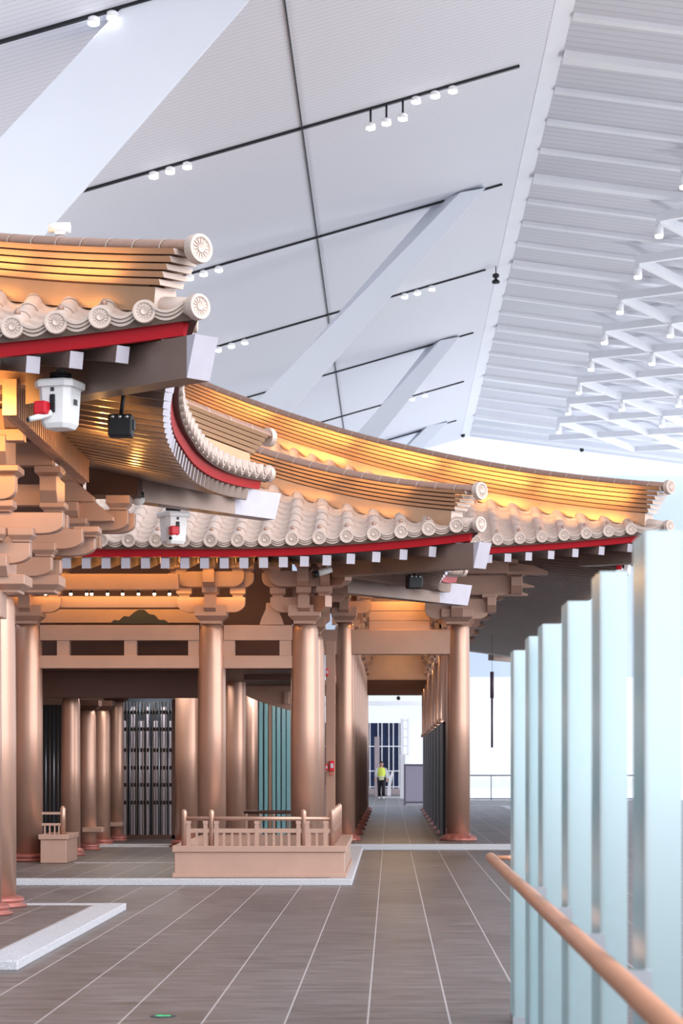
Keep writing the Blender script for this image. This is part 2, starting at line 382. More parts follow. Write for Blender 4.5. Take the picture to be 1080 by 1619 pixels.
# ================================================================ ROOFS
INV = 1/math.sqrt(2)
class Roof:
    pass
def make_roof(name, label, R):
    Xc, Yf, D = R['Xc'], R['Yf'], R['D']; ze, lift, push, Lc = R['ze'], R['lift'], R['push'], R['Lc']
    pitch, Lf, hip = R['pitch'], R['Lf'], R['hip']; Smax = R['Smax']
    rh = R['rh']; ht = R['ht']      # ridge height over hip surface; ridge-top function
    root = thing(name, label, 'roof', (Xc, Yf+D/2, ze))
    org = Vector(root.location)
    def B(mb, nm, mt, parent=None, bevel=0.):
        mb.v = [v-org for v in mb.v]; return mb.build(nm, mt, root if parent is None else parent, bevel)
    def wgt(s): return max(0, 1-s/Lc)**2
    def zhip(s): return ht(s)-rh
    def EF(s): w_ = wgt(s); return Vector((Xc-s, Yf+push*(1-w_), ze+lift*w_))
    def ES(t): u = min(t, D-t); w_ = wgt(u); return Vector((Xc-push*(1-w_), Yf+t, ze+lift*w_))
    def lenS(s): return max(.05, min(s, Smax)-.12)
    def front(s, u, dz=0):           # u 0..1 from the eave to the hip
        e = EF(s); n = min(s, Smax); y1 = Yf+n
        f = u; z = e.z+(zhip(n)-e.z)*(.78*f+.22*f*f)
        return Vector((e.x, e.y+(y1-e.y)*f, z+dz))
    def side(t, u, dz=0):
        e = ES(t); n = min(t, D-t, Smax); x1 = Xc-n
        z = e.z+(zhip(n)-e.z)*(.78*u+.22*u*u)
        return Vector((e.x+(x1-e.x)*u, e.y, z+dz))
    # deck sheets (thin solid boards under the tiles)
    def sheet(fn, a0, a1, na, nm):
        g = MB(); nu = 6; top = []; bot = []
        for i in range(na+1):
            s = a0+(a1-a0)*i/na
            top.append([fn(s, j/nu, -.05) for j in range(nu+1)]); bot.append([fn(s, j/nu, -.13) for j in range(nu+1)])
        W = nu+1; vs = [p for r in top for p in r]+[p for r in bot for p in r]; N = len(top)*W; fs = []
        for i in range(na):
            for j in range(nu):
                a = i*W+j; fs.append((a, a+1, a+W+1, a+W)); fs.append((N+a, N+a+W, N+a+W+1, N+a+1))
            fs.append((i*W, (i+1)*W, N+(i+1)*W, N+i*W)); fs.append((i*W+nu, N+i*W+nu, N+(i+1)*W+nu, (i+1)*W+nu))
        for i in (0, na):
            for j in range(nu): a = i*W+j; fs.append((a, N+a, N+a+1, a+1))
        g.add(vs, fs, 0, False); B(g, nm, 'soffit')
    sheet(front, .06, Lf, 24, 'roof_deck'); sheet(side, .06, D-.06, 36, 'roof_deck')
    # tile rows
    rr = R.get('rr', .1)
    disc_prof = [(.0, -.012), (.03, -.02), (.035, -.006), (.07, -.010), (.082, -.022), (.104, -.022), (.108, 0), (.108, .05), (0, .05)]
    def disc(o, axis, parent, nm='end_disc', sc=1):
        g = MB(); ax = Vector(axis).normalized(); q = Vector((0, 0, 1)).rotation_difference(ax)
        g.lathe(o, [(r*sc, -z*sc) for r, z in disc_prof], 22, 0, ax, False)
        for i in range(14):
            a = 2*PI*i/14; c = Vector(o)+q @ Vector((math.cos(a)*.053*sc, math.sin(a)*.053*sc, .010*sc))
            tdir = q @ Vector((math.cos(a), math.sin(a), 0)); sd = q @ Vector((-math.sin(a), math.cos(a), 0))
            r0 = [c+tdir*x*.018*sc+sd*yv*.007*sc for x, yv in ((-1, -.6), (1, -1), (1, 1), (-1, .6))]
            g.loft([r0, [p+ax*.006*sc for p in r0]])
        return B(g, nm, 'tile', parent)
    def roll(fn, par, ax, full=True):
        n = 7; rings = []; path = [fn(par, j/n, .0) for j in range(n+1)]
        L = (path[-1]-path[0]).length
        g = MB()
        lat = Vector((1, 0, 0)) if ax.y else Vector((0, 1, 0))
        for i, p in enumerate(path):
            rings.append([p+lat*rr*math.cos(PI*t/9)+Vector((0, 0, 1))*(rr*math.sin(PI*t/9)) for t in range(10)])
        g.loft(rings, 0, True, False)
        # tile joints along the roll
        nj = int(L/.42)
        for j in range(1, nj+1):
            p = fn(par, j*.42/L); q2 = fn(par, min(1, (j*.42+.035)/L))
            rs = [[c+lat*(rr+.008)*math.cos(PI*t/9)+Vector((0, 0, 1))*((rr+.008)*math.sin(PI*t/9)) for t in range(10)] for c in (p, q2)]
            g.loft(rs, 0, True, False)
        o = B(g, 'roll_tile', 'tile')
        disc(path[0]+ax*.03+Vector((0, 0, .0)), ax, o)
        if full and L > .45:
            p = fn(par, .26/L)
            B(MB().lathe(p+Vector((0, 0, rr-.01)), [(.032, 0), (.03, .03), (.012, .06), (0, .065)], 10), 'nail_cap', 'ridge_cap', o)
        return o
    def pan(fn, s0, s1, ax):
        # concave channel between two rolls, stepped where tiles overlap
        mid = (s0+s1)/2; L = (fn(mid, 1)-fn(mid, 0)).length; ns = max(1, int(round(L/.30))); g = MB(); K = 8
        m0, m1 = s0+rr*.75, s1-rr*.75
        def arc(u, dz, dip=.055):
            pts = []
            for t in range(K+1):
                f = t/K; p = fn(m0+(m1-m0)*f, u); pts.append(p+Vector((0, 0, dz-dip*(1-(2*f-1)**2))))
            return pts
        rings = []
        for i in range(ns):
            rings += [arc(i/ns, .045), arc((i+1)/ns, .012)]
        g.loft(rings, 0, False, False)
        # layered drip lip at the eave
        for q, (dz, off) in enumerate(((.045, .0), (.015, -.018), (-.018, -.036))):
            a0 = [p+ax*(.045+off) for p in arc(0, dz, .06)]; a1 = [p-ax*.12 for p in a0]
            b0 = [p-Vector((0, 0, .026)) for p in a0]; b1 = [p-Vector((0, 0, .026)) for p in a1]
            g.loft([a1, a0, b0, b1], 0, False, False)
        return B(g, 'pan_tile', 'tile')
    s = R.get('s0', .35); prev = .06
    while s < Lf:
        roll(front, s, Vector((0, -1, 0))); pan(front, prev, s, Vector((0, -1, 0))); prev = s; s += pitch
    if R.get('side_tiles', True):
        t = R.get('s0', .35); prev = .06
        while t < D-.05:
            roll(side, t, Vector((1, 0, 0)), False); pan(side, prev, t, Vector((1, 0, 0))); prev = t; t += pitch
    # fascia: red board under the tile edge
    def fascia(fn, a0, a1, n, outv, nm):
        g = MB(); rings = []
        for i in range(n+1):
            e = fn(a0+(a1-a0)*i/n, 0)
            z1, z0 = R.get('fz', (-.05, -.24)); o0, o1 = -.05, -.11
            rings.append([e+outv*o0+Vector((0, 0, z1)), e+outv*(o0-.04)+Vector((0, 0, z0)), e+outv*(o1-.04)+Vector((0, 0, z0)), e+outv*o1+Vector((0, 0, z1))])
        g.loft(rings); B(g, nm, 'red')
    fascia(front, .15, Lf, 26, Vector((0, -1, 0)), 'fascia_board'); fascia(side, .15, D-.15, 40, Vector((1, 0, 0)), 'fascia_board')
    # rafters, fanned towards the corners
    rw, rht, rz_ = R.get('rw', .135), R.get('rht', .155), R.get('rz', -.335); Lr, mr = R['Lr'], R['mr']; Lfan = R['Lfan']
    def rafter(e, dirv, l):
        p = e+Vector((0, 0, rz_)); q = p+Vector((dirv[0]*l, dirv[1]*l, mr*l))
        g = MB(); g.beam(p, q, rw, rht, 0, (0, 0, 1), 1); B(g, 'rafter', ['rafter_side', 'rafter_end'])
    def fan(s):
        th = PI/4*max(0, 1-s/Lfan); c, sn = math.cos(th), math.sin(th)
        l = Lr if c-sn < .02 else min(Lr, (s-.08)/(c-sn))
        return th, l
    rp = R.get('rp', .30); s = R.get('r0', .55)
    while s < Lf:
        th, l = fan(s)
        if l > .25: rafter(EF(s)+Vector((0, .12, 0)), (-math.sin(th), math.cos(th)), l)
        s += rp*(1+.6*max(0, 1-s/3))
    t = R.get('r0', .55)
    while t < D-.4:
        u = min(t, D-t); th, l = fan(u); sg = 1 if t < D/2 else -1
        if sg < 0: th *= .3; l = min(R.get('LrS', Lr), (u-.08)/(math.cos(th)-math.sin(th)))
        if l > .25: rafter(ES(t)+Vector((-.12, 0, 0)), (-math.cos(th), sg*math.sin(th)), min(l, R.get('LrS', Lr)))
        t += rp*(1+.4*max(0, 1-u/3))
    # corner beams
    for cy, sg, in ((Yf, 1), (Yf+D, -1)):
        tip = Vector((Xc, cy, ze+lift)); dv = Vector((-INV, sg*INV, 0)); up = Vector((0, 0, 1)); lat = Vector((sg*INV, INV, 0))
        cl, ch, cw, cz = R.get('cl', 4.), R.get('ch', .38), R.get('cw', .27), R.get('cz', -.49)
        p = tip-dv*.12+up*cz; q = p+dv*cl+up*cl*R.get('cm', .02)
        r0 = [p+lat*a*cw/2+up*b*ch/2+dv*(.12 if b < 0 else 0) for a, b in ((-1, -1), (1, -1), (1, 1), (-1, 1))]
        dm = .75 if sg < 0 else .001  # rear beam's long pale stretch: daylight on its side put into the colour
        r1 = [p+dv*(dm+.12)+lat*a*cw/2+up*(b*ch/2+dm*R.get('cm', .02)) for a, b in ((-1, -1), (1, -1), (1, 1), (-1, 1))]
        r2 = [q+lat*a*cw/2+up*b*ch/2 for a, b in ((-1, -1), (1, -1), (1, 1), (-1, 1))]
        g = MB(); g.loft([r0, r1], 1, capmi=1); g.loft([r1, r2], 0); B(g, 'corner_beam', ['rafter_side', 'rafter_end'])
        p2 = tip+dv*.4+up*(cz+ch/2+.1); q2 = p2+dv*(cl-1)+up*(cl-1)*.03
        g = MB(); g.beam(p2, q2, .2, .2, 0, (0, 0, 1), 1); B(g, 'corner_beam', ['rafter_side', 'rafter_end'])
    # hip ridges
    nc, rw0 = R.get('nc', 5), R.get('rw0', .15)
    for cy, sg in ((Yf, 1), (Yf+D, -1)):
        dv = Vector((-1, sg, 0)); lat = Vector((sg*INV, INV, 0)); up = Vector((0, 0, 1))
        smax = Smax if sg > 0 else min(Smax, R.get('SmaxR', Smax))
        def P(s_, z): return Vector((Xc, cy, 0))+dv*s_+up*(ht(s_)-rh+z)
        base_h = .17; cap_h = .12; ch_ = (rh-base_h-cap_h)/nc
        def run(s0_, a0, a1, h0, h1, nm, mt, n=26, end=None):
            g = MB(); rings = []
            for i in range(n+1):
                f = i/n; f = f*f*.5+f*.5; s_ = s0_+(smax-s0_)*f
                rings.append([P(s_, h0)-lat*a0, P(s_, h0)+lat*a0, P(s_, h1)+lat*a1, P(s_, h1)-lat*a1])
            g.loft(rings, 0, False, True, True, 1 if end else None); return B(g, nm, [mt, end] if end else mt, None)
        run(.33, rw0-.005, rw0-.03, -.06, base_h, 'ridge_base', 'copper_ridge', end='tile')  # paler end face: brightness of the lit end painted in
        run(.42, rw0-.06, rw0-.06, base_h-.01, rh-cap_h, 'ridge_core', 'dark_brown')
        for c in range(nc):
            h0 = base_h+c*ch_+.018; st = .27-c*.04
            run(st, rw0-.016+c*.003, rw0+.0+c*.004, h0, h0+ch_-.018, 'ridge_course', 'copper_ridge', end='tile')  # course ends in the light tile colour, painting in the light they catch
        # rolled cap with joints and a medallion
        g = MB(); rings = []; r_ = R.get('capr', .105); s0_ = .0; n = 26
        for i in range(n+1):
            s_ = s0_+(smax-s0_)*i/n; p = P(s_, rh-cap_h)
            rings.append([p+lat*math.cos(PI*t/9)*r_*1.15+up*math.sin(PI*t/9)*r_ for t in range(10)])
        g.loft(rings, 0, True, True)
        o = B(g, 'ridge_cap', 'ridge_cap')
        nj = int(smax*1.414/.4)
        g = MB()
        for j in range(1, nj):
            sa = j*.4/1.414; rs = []
            for s_ in (sa, sa+.012):
                p = P(s_, rh-cap_h); rs.append([p+lat*math.cos(PI*t/9)*(r_*1.15+.007)+up*math.sin(PI*t/9)*(r_+.007) for t in range(10)])
            g.loft(rs, 0, True, False)
        B(g, 'cap_joint', 'tile', o)
        ax = Vector((INV, -sg*INV, 0))
        disc(P(0, rh-cap_h+.02)+ax*.02, ax, o, 'end_disc', 1.25)
        # little hip roll at the very corner
        g = MB(); p0 = Vector((Xc, cy, ze+lift-.02))+dv*.1-Vector((-1, sg, 0))*.05; p1 = P(.5, -.0)
        g.tube([p0, p1], .095, 14); o = B(g, 'corner_roll', 'tile'); disc(p0+ax*.08, ax, o, 'end_disc', 1.1)
    R['front'] = front; R['side'] = side; R['EF'] = EF; R['ES'] = ES; R['P'] = lambda s_, z: Vector((Xc-s_, Yf+s_, ht(s_)-rh+z)); R['root'] = root
    return R
def quad(z0, a, b): return lambda s: H+z0+a*s+b*s*s
RA = make_roof('pavilion_roof', 'bronze tiled roof of the near pavilion at the left with its upturned corner', dict(
    Xc=-1.74, Yf=19.5, D=11.3, ze=H+3.895, lift=.26, push=.58, Lc=5.2, pitch=.413, Lf=5.2, s0=.50, hip=None, Smax=4.2, SmaxR=1.6,
    ht=quad(4.76, .236, .0173), rh=.64, r0=.72, Lr=3.2, LrS=1.75, mr=.19, Lfan=5.0, cl=2.6))
RB = make_roof('pavilion_roof', 'bronze tiled roof of the middle pavilion over the railed platform', dict(
    Xc=1.34, Yf=32.2, D=7.7, ze=H+3.37, lift=.22, push=.4, Lc=4, pitch=.413, Lf=8.0, s0=.35, hip=None, Smax=5, SmaxR=1.2,
    ht=quad(4.17, .177, .0388), rh=.60, r0=.7, Lr=3.2, LrS=2.4, mr=.14, Lfan=3.6, cl=3.2))
RC = make_roof('pavilion_roof', 'bronze tiled roof of the far long hall with the longest golden ridge', dict(
    Xc=5.2, Yf=40.1, D=41, ze=H+4.13, lift=.3, push=.5, Lc=6, pitch=.413, Lf=11.5, s0=.7, hip=None, Smax=10.5, SmaxR=3, side_tiles=False,
    ht=quad(5.24, .204, .0183), rh=.80, nc=6, r0=.7, Lr=3.6, LrS=3.4, mr=.13, Lfan=5, cl=2.2, rp=.36))
# warm LED strips tucked along the tile tops in front of the ridges
def ridge_glow(R, s0, s1, n, e, out=.55, lift_=.12):
    for i in range(n):
        a = s0+(s1-s0)*i/n; b = s0+(s1-s0)*(i+1)/n; m = (a+b)/2
        p = R['P'](m, 0)+Vector((-INV*out, -INV*out, -.12*out+lift_))
        q = R['P'](a, 0)-R['P'](b, 0); L = q.length
        aim = (R['P'](m, .5)-p).normalized()
        o = lamp('AREA', p, e*L, WARM, L*.95, .04, aim)
        zc = -aim; xc = (q-zc*q.dot(zc)).normalized(); yc = zc.cross(xc)
        o.rotation_euler = Matrix((xc, yc, zc)).transposed().to_euler()
ridge_glow(RA, 1.0, 3.2, 2, 3.2); ridge_glow(RB, 1.2, 4.6, 3, 2); ridge_glow(RC, .9, 10, 5, 7, .8, .2)
# ================================================================ TIMBER FRAME
def column(x, y, z0, z1, r, label, group, torus=True, mt='copper_col', name='column', lotus=False):
    t = thing(name, label, 'column', (x, y, z0), 0, group, 'thing'); h = z1-z0
    MB().lathe((0, 0, 0), [(r*1.0, .0), (r, h*.55), (r*.97, h*.85), (r*.94, h-.12), (r*.86, h-.04), (r*.78, h)], 32).build('shaft', mt, t)
    if lotus:
        MB().lathe((0, 0, 0), [(r*1.62, 0), (r*1.62, .02), (r*1.45, .05, .10), (r*1.3, .085, .12), (r*1.12, .11, .08), (r*1.04, .13), (r*1.0, .14)], 64, petals=12).build('lotus_base', 'base_red', t)
    else:
        MB().lathe((0, 0, 0), [(r*1.5, 0), (r*1.5, .025), (r*1.25, .04), (r*1.35, .06), (r*1.38, .085), (r*1.28, .11), (r*1.05, .125), (r*1.0, .13)], 32).build('base_ring', 'base_red', t)
    return t
# platforms
def slab(x0, x1, y0, y1, zt, label, gw=.33):
    t = thing('stone_platform', label, 'platform', ((x0+x1)/2, y0, 0), 0, None, 'thing'); o = Vector(t.location)
    def bx(a, b, c, d_, e, f, nm, m): MB().box(a-o.x, b-o.x, c-o.y, d_-o.y, e, f).build(nm, m, t, .008 if m == 'granite' else 0)
    bx(x0+gw, x1-gw, y0+gw, y1-gw, .0, zt-.004, 'tile_paving', 'floor_tile')
    bx(x0, x1, y0, y0+gw, 0, zt, 'granite_kerb', 'granite'); bx(x0, x1, y1-gw, y1, 0, zt, 'granite_kerb', 'granite')
    bx(x1-gw, x1, y0+gw, y1-gw, 0, zt, 'granite_kerb', 'granite'); bx(x0, x0+gw, y0+gw, y1-gw, 0, zt, 'granite_kerb', 'granite')
    return t
slab(-10, -3.05, 17.6, 24.85, .08, 'low granite kerbed platform of the near pavilion, lower left')
slab(-10.5, -.53, 29.8, 41.7, .085, 'granite kerbed platform of the middle pavilion under the railed dais')
slab(-9.7, 4.4, 41.9, 80, .11, 'granite kerbed platform of the far hall and its corridor behind')
# near pavilion columns
ZA = 3.57
column(-4.46, 24.25, .08, ZA, .24, 'copper column of the near pavilion with its whole right side and flared base showing', 'near pavilion columns')
column(-4.40, 23.0, .08, ZA, .24, 'copper column of the near pavilion cut by the left edge of the photo', 'near pavilion columns')
o = MB().box(-.2, .2, -.2, .2, 0, .29).build('tie_beam', 'copper', None, .01); o.location = (-4.30, 22.8, PZ(977, 22.8)); tag(o, 'short square beam end at the top of the leftmost column', 'beam', None, 'thing')
# middle pavilion columns
ZB = 4.0
bx_ = [(45, 'left copper column of the middle pavilion beside the near column'), (335, 'front copper column of the middle pavilion left of the teal panels'), (482, 'front corner copper column of the middle pavilion behind the railing end')]
for px, lb in bx_: column(PX(px, 35.5), 35.5, .085, ZB, .235, lb, 'middle pavilion front columns')
column(-1.42, 38.6, .085, ZB, .235, 'copper column just behind the corner column of the middle pavilion', 'middle pavilion side columns')
column(-1.485, 41.4, .085, ZB, .235, 'paler copper column second behind the corner column of the middle pavilion', 'middle pavilion side columns')
column(PX(373, 41.5), 41.5, .085, 3.6, .2, 'inner copper column left of the teal panels', 'inner columns')
column(PX(396, 45), 45, .085, 3.6, .16, 'slim pale inner column touching the teal panels', 'inner columns')
column(PX(296, 41.5), 41.5, .085, 3.5, .235, 'inner copper column right of the dark lattice screen', 'inner columns')
for i, (px, dd) in enumerate(((112, 37.6), (138, 40), (161, 42.2), (183, 44.3))):
    column(PX(px, dd), dd, .085, PZ((1102, 1122, 1122, 1110)[i], dd)+.0, .168, '%s slim copper column of the row left of the dark lattice screen' % ('first nearest', 'second', 'third', 'farthest')[i], 'slim inner column row')
    g = MB()
    for h0, h1, a, b in ((0, .07, .17, .24), (.07, .17, .24, .24)): g.loft([[Vector((sx_*q, sy_*q, h)) for sx_, sy_ in ((-1, -1), (1, -1), (1, 1), (-1, 1))] for h, q in ((h0, a), (h1, b))])
    o = g.build('cap_block', 'dark_brown'); o.location = (PX(px, dd), dd, PZ((1102, 1122, 1122, 1110)[i], dd)); tag(o, 'dark flared cap block on the %s slim inner column' % ('first nearest', 'second', 'third', 'farthest')[i], 'cap block', 'cap blocks on slim columns', 'thing')
# lintel frames of the middle pavilion: two rails with short posts
def lintel(x0, x1, y, posts, label):
    t = thing('double_lintel', label, 'beam', ((x0+x1)/2, y, PZ(1057, y)), 0, 'double lintels of the middle pavilion', 'thing'); o = Vector(t.location)
    za, zb, zc, zd = [PZ(v, y)-o.z for v in (989, 1013, 1037, 1057)]
    MB().box(x0-o.x, x1-o.x, -.11, .11, zb, za).build('top_rail', 'copper', t, .006)
    MB().box(x0-o.x, x1-o.x, -.11, .11, zd, zc).build('bottom_rail', 'copper', t, .006)
    for p in posts: MB().box(p-.1-o.x, p+.1-o.x, -.09, .09, zc, zb).build('short_post', 'copper', t)
xa, xb, xc_ = [PX(v, 35.5) for v in (45, 335, 482)]
lintel(xa+.2, xb-.2, 35.5, [PX(101, 35.5), PX(207, 35.5), PX(308, 35.5)], 'double lintel with three short posts over the wide bay of the middle pavilion')
lintel(xb+.2, xc_-.2, 35.5, [PX(362, 35.5), PX(452, 35.5)], 'double lintel with two short posts over the narrow bay of the middle pavilion')
# golden eave purlins of the middle pavilion
def bar(name, x0, x1, y0, y1, z0, z1, mt, label, cat, group=None, bevel=.01):
    o = MB().box(-(x1-x0)/2, (x1-x0)/2, -(y1-y0)/2, (y1-y0)/2, 0, z1-z0).build(name, mt, None, bevel)
    o.location = ((x0+x1)/2, (y0+y1)/2, z0); return tag(o, label, cat, group, 'thing')
dd = 34.6
bar('eave_purlin', -6.6, PX(282, dd), dd, dd+.2, PZ(932, dd), PZ(907, dd), 'copper', 'upper glowing eave beam over the wide bay of the middle pavilion', 'beam')
dd = 35.4
bar('eave_beam', -6.6, PX(282, dd), dd, dd+.22, PZ(961, dd), PZ(942, dd), 'copper', 'lower golden beam beneath the row of tiny lights', 'beam')
dd = 37.2
bar('inner_beam', -6.8, PX(340, dd), dd, dd+.22, PZ(985, dd), PZ(963, dd), 'copper', 'inner golden board seen above the double lintel of the wide bay', 'beam')
for i, px in enumerate((72, 112, 137, 145, 170, 194, 219, 244, 268)):
    t = thing('bead_light', 'tiny lit bead light, %s from the left under the upper glowing eave beam' % orders[i].replace('nearest', 'first'), 'light', (PX(px, 34.7), 34.7, PZ(939, 34.7)), 0, 'tiny lights under the eave beam')
    MB().lathe((0, 0, 0), [(.012, .075), (.02, .03), (.03, .01)], 10).build('holder', 'dark_gray', t)
    MB().lathe((0, 0, 0), [(.0, -.028), (.02, -.02), (.028, 0), (.02, .012)], 10).build('bulb', 'warm_lamp', t)
# bracket sets
ARM_H, BLK_H, TIER = .25, .15, .40
def arm_poly(l0, l1, h=ARM_H, c=.22):
    pts = [(-l0, h), (-l0, h*.62)]
    for i in range(1, 7): a = PI/2*i/6; pts.append((-l0+c*(1-math.cos(a)), h*.62*(1-math.sin(a))))
    for i in range(5, -1, -1): a = PI/2*i/6; pts.append((l1-c*(1-math.cos(a)), h*.62*(1-math.sin(a))))
    pts.append((l1, h)); return pts
def bracket(label, loc, rz, tiers, right=False, diag=False, group='bracket sets under the eaves', L0=.56, step=.26, wide=.52, sc=1.):
    t = thing('bracket_set', label, 'bracket', loc, rz, group, 'thing'); t.scale = (sc, sc, sc)
    def block(x, y, z, wd=.25, h=BLK_H, nm='bearing_block'):
        g = MB(); g.loft([[Vector((x+sx_*q*wd/2, y+sy_*q*wd/2, z+f*h)) for sx_, sy_ in ((-1, -1), (1, -1), (1, 1), (-1, 1))] for f, q in ((0, .66), (.15, .68), (.42, 1), (1, 1))]); g.build(nm, 'copper', t)
    block(0, 0, 0, wide, .3, 'cap_block')
    th = .075
    for k_ in range(tiers):
        z = .19+k_*TIER; L = L0+.14*(k_ % 2); pr = .28+step*k_; rx = (.38+step*k_) if right else L
        MB().prism(arm_poly(L, rx), (0, 0, z), (1, 0, 0), (0, 0, 1), (0, 1, 0), -th, th).build('bracket_arm', 'copper', t)
        g = MB(); g.prism([(-.35, ARM_H), (-.35, 0), (pr-.02, 0), (pr+.06, .06), (pr+.06, ARM_H)], (0, 0, z), (0, -1, 0), (0, 0, 1), (1, 0, 0), -th-.02, th+.02); g.build('projecting_arm', 'copper', t)
        bl = [(-(L-.12), 0), (0, 0), (rx-.12, 0), (0, -pr+.05)]
        if k_ >= 1:
            for q in range(max(1, k_-1), k_+1):
                y = -step*q-.02
                MB().prism(arm_poly(.5+.06*q, (.45+step*q*1.0) if right else .5+.06*q), (0, y, z), (1, 0, 0), (0, 0, 1), (0, 1, 0), -th, th).build('bracket_arm', 'copper', t)
                bl += [(-(.4+.06*q), y), ((.35+step*q) if right else .4+.06*q, y)]
                if right:
                    MB().prism(arm_poly(.5, .5+step*q), (step*q+.02, 0, z), (0, -1, 0), (0, 0, 1), (1, 0, 0), -th, th).build('bracket_arm', 'copper', t)
                    bl += [(step*q+.02, .38), (step*q+.02, -.38-step*q)]
        if right:
            dl = (.35+step*k_)*1.35
            MB().prism([(-.2, ARM_H), (-.2, 0), (dl, 0), (dl+.1, .07), (dl+.1, ARM_H)], (0, 0, z), (INV, -INV, 0), (0, 0, 1), (INV, INV, 0), -th, th).build('diagonal_arm', 'copper', t)
            bl.append((dl*INV, -dl*INV))
        for x, y in bl: block(x, y, z+ARM_H)
    return t
# near pavilion: corner set and the next set behind
def near_set(label, px, dd, pieces, z_at=935, group='near pavilion bracket sets'):
    # a stepped bracket set: boards and blocks given by their outline at the set's own depth
    o = Vector((PX(px, dd), dd, PZ(z_at, dd))); t = thing('bracket_set', label, 'bracket', o, 0, group, 'thing')
    k1 = dd/FPX
    for kind, x0, x1, y0, y1, off in pieces:
        a, b = (x0-px)*k1, (x1-px)*k1; z1, z0 = PZ(y0, dd)-o.z, PZ(y1, dd)-o.z; h = z1-z0; g = MB()
        if kind == 'arm':
            c = min(.24, (b-a)*.45); pts = [(a, z1), (a, z0+h*.45)]
            for q in range(1, 7): u = PI/2*q/6; pts.append((a+c*(1-math.cos(u)), z0+h*.45*(1-math.sin(u))))
            for q in range(6, 0, -1): u = PI/2*q/6; pts.append((b-c*(1-math.cos(u)), z0+h*.45*(1-math.sin(u))))
            pts += [(b, z0+h*.45), (b, z1)]; g.prism(pts, (0, 0, 0), (1, 0, 0), (0, 0, 1), (0, 1, 0), off, off+.16); g.build('bracket_arm', 'copper', t, .006)
        elif kind == 'beak':
            g.prism([(a, z0), (b, z0), (b, z0+h*.22), (a+(b-a)*.52, z1), (a, z1)], (0, 0, 0), (1, 0, 0), (0, 0, 1), (0, 1, 0), off, off+.16); g.build('slanted_arm', 'copper', t, .006)
        elif kind == 'nose':
            g.prism([(off-.02, z1), (off-.02, z0+h*.45), (off+.06, z0), (off+.6, z0), (off+.6, z1)], (0, 0, 0), (0, 1, 0), (0, 0, 1), (1, 0, 0), a, b); g.build('projecting_arm', 'copper', t, .006)
        elif kind == 'block':
            m_, w_ = (a+b)/2, (b-a)/2
            g.loft([[Vector((m_+sx_*q*w_, off+w_+sy_*q*w_, z0+f*h)) for sx_, sy_ in ((-1, -1), (1, -1), (1, 1), (-1, 1))] for f, q in ((0, .7), (.15, .72), (.45, 1), (1, 1))]); g.build('bearing_block', 'copper', t, .005)
        else:
            g.box(a, b, off, off+.16, z0, z1); g.build('bracket_board', 'copper', t, .006)
    return t
near_set('front bracket set over the near column at the left edge', 0, 22.7, [
    ('block', -38, 39, 908, 936, -.02), ('arm', -48, 47, 857, 891, 0), ('nose', -16, 14, 878, 912, -.12), ('block', 13, 53, 834, 857, -.06), ('block', -50, -12, 834, 857, -.06), ('block', -18, 12, 836, 857, -.2),
    ('arm', -98, 97, 808, 842, .1), ('block', -30, 30, 736, 753, -.06), ('arm', -26, 25, 753, 790, -.04), ('block', -20, 20, 790, 808, .0), ('nose', -14, 12, 690, 737, -.1),
    ('board', -60, 40, 680, 699, -.1), ('nose', 9, 32, 641, 679, -.14), ('board', -60, 32, 643, 679, .1), ('block', -50, 40, 612, 641, -.2)])
near_set('second bracket set of the near pavilion with golden slanted boards', 70, 24.6, [
    ('block', 28, 92, 908, 935, .1), ('arm', -20, 81, 880, 911, 0), ('arm', -14, 89, 881, 913, .3), ('block', 50, 88, 858, 880, -.06), ('arm', 0, 129, 835, 867, .05), ('arm', 10, 142, 838, 873, .4),
    ('board', -30, 68, 762, 796, .2), ('block', 63, 103, 794, 809, -.04), ('nose', 65, 92, 755, 796, -.1), ('block', 55, 97, 737, 755, -.04), ('beak', 15, 84, 698, 736, .0), ('block', 112, 152, 829, 845, .2), ('board', 20, 100, 809, 836, .3)])
near_set('third bracket set of the near pavilion ending in slanted boards under the brown beam end', 140, 27.2, [
    ('beak', 86, 148, 760, 792, .05), ('nose', 97, 124, 794, 820, -.06), ('block', 96, 137, 819, 835, -.04), ('beak', 112, 177, 790, 822, .12), ('arm', 100, 196, 800, 833, .4), ('arm', 110, 203, 802, 834, .65),
    ('block', 162, 200, 778, 801, .3), ('board', 80, 150, 835, 860, .5), ('board', 80, 130, 745, 762, .1)])
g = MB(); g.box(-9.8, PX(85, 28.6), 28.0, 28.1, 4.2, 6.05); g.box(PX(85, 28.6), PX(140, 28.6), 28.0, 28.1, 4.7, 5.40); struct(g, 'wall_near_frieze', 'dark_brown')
bar('eave_purlin', -6, PX(66, 21.7), 21.6, 21.9, PZ(611, 21.7), PZ(585, 21.7), 'copper', 'golden lit eave beam end of the near pavilion above its tall bracket set', 'beam')
# middle pavilion
bracket('bracket set on the front column left of the teal panels', (xb, 35.4, ZB-.02), 0, 2)
bracket('bracket set on the corner column of the middle pavilion', (xc_, 35.4, ZB-.02), 0, 2, True, step=.34)
bracket('bracket set on the left middle pavilion column half hidden by the near brackets', (xa, 35.4, ZB-.02), 0, 2)
bracket('bracket set of the middle pavilion behind its corner set', (-1.42, 38.6, ZB), PI/2, 2)
o = MB().loft([[Vector((sx_*q, sy_*.07, h)) for sx_, sy_ in ((-1, -1), (1, -1), (1, 1), (-1, 1))] for h, q in ((0, .2), (.1, .17), (.25, .1), (.36, .09))]).build('hump_strut', 'copper')
o.location = (PX(430, 35.5), 35.5, PZ(988, 35.5)); tag(o, 'small flared strut standing on the lintel between two bracket sets', 'strut', None, 'thing')
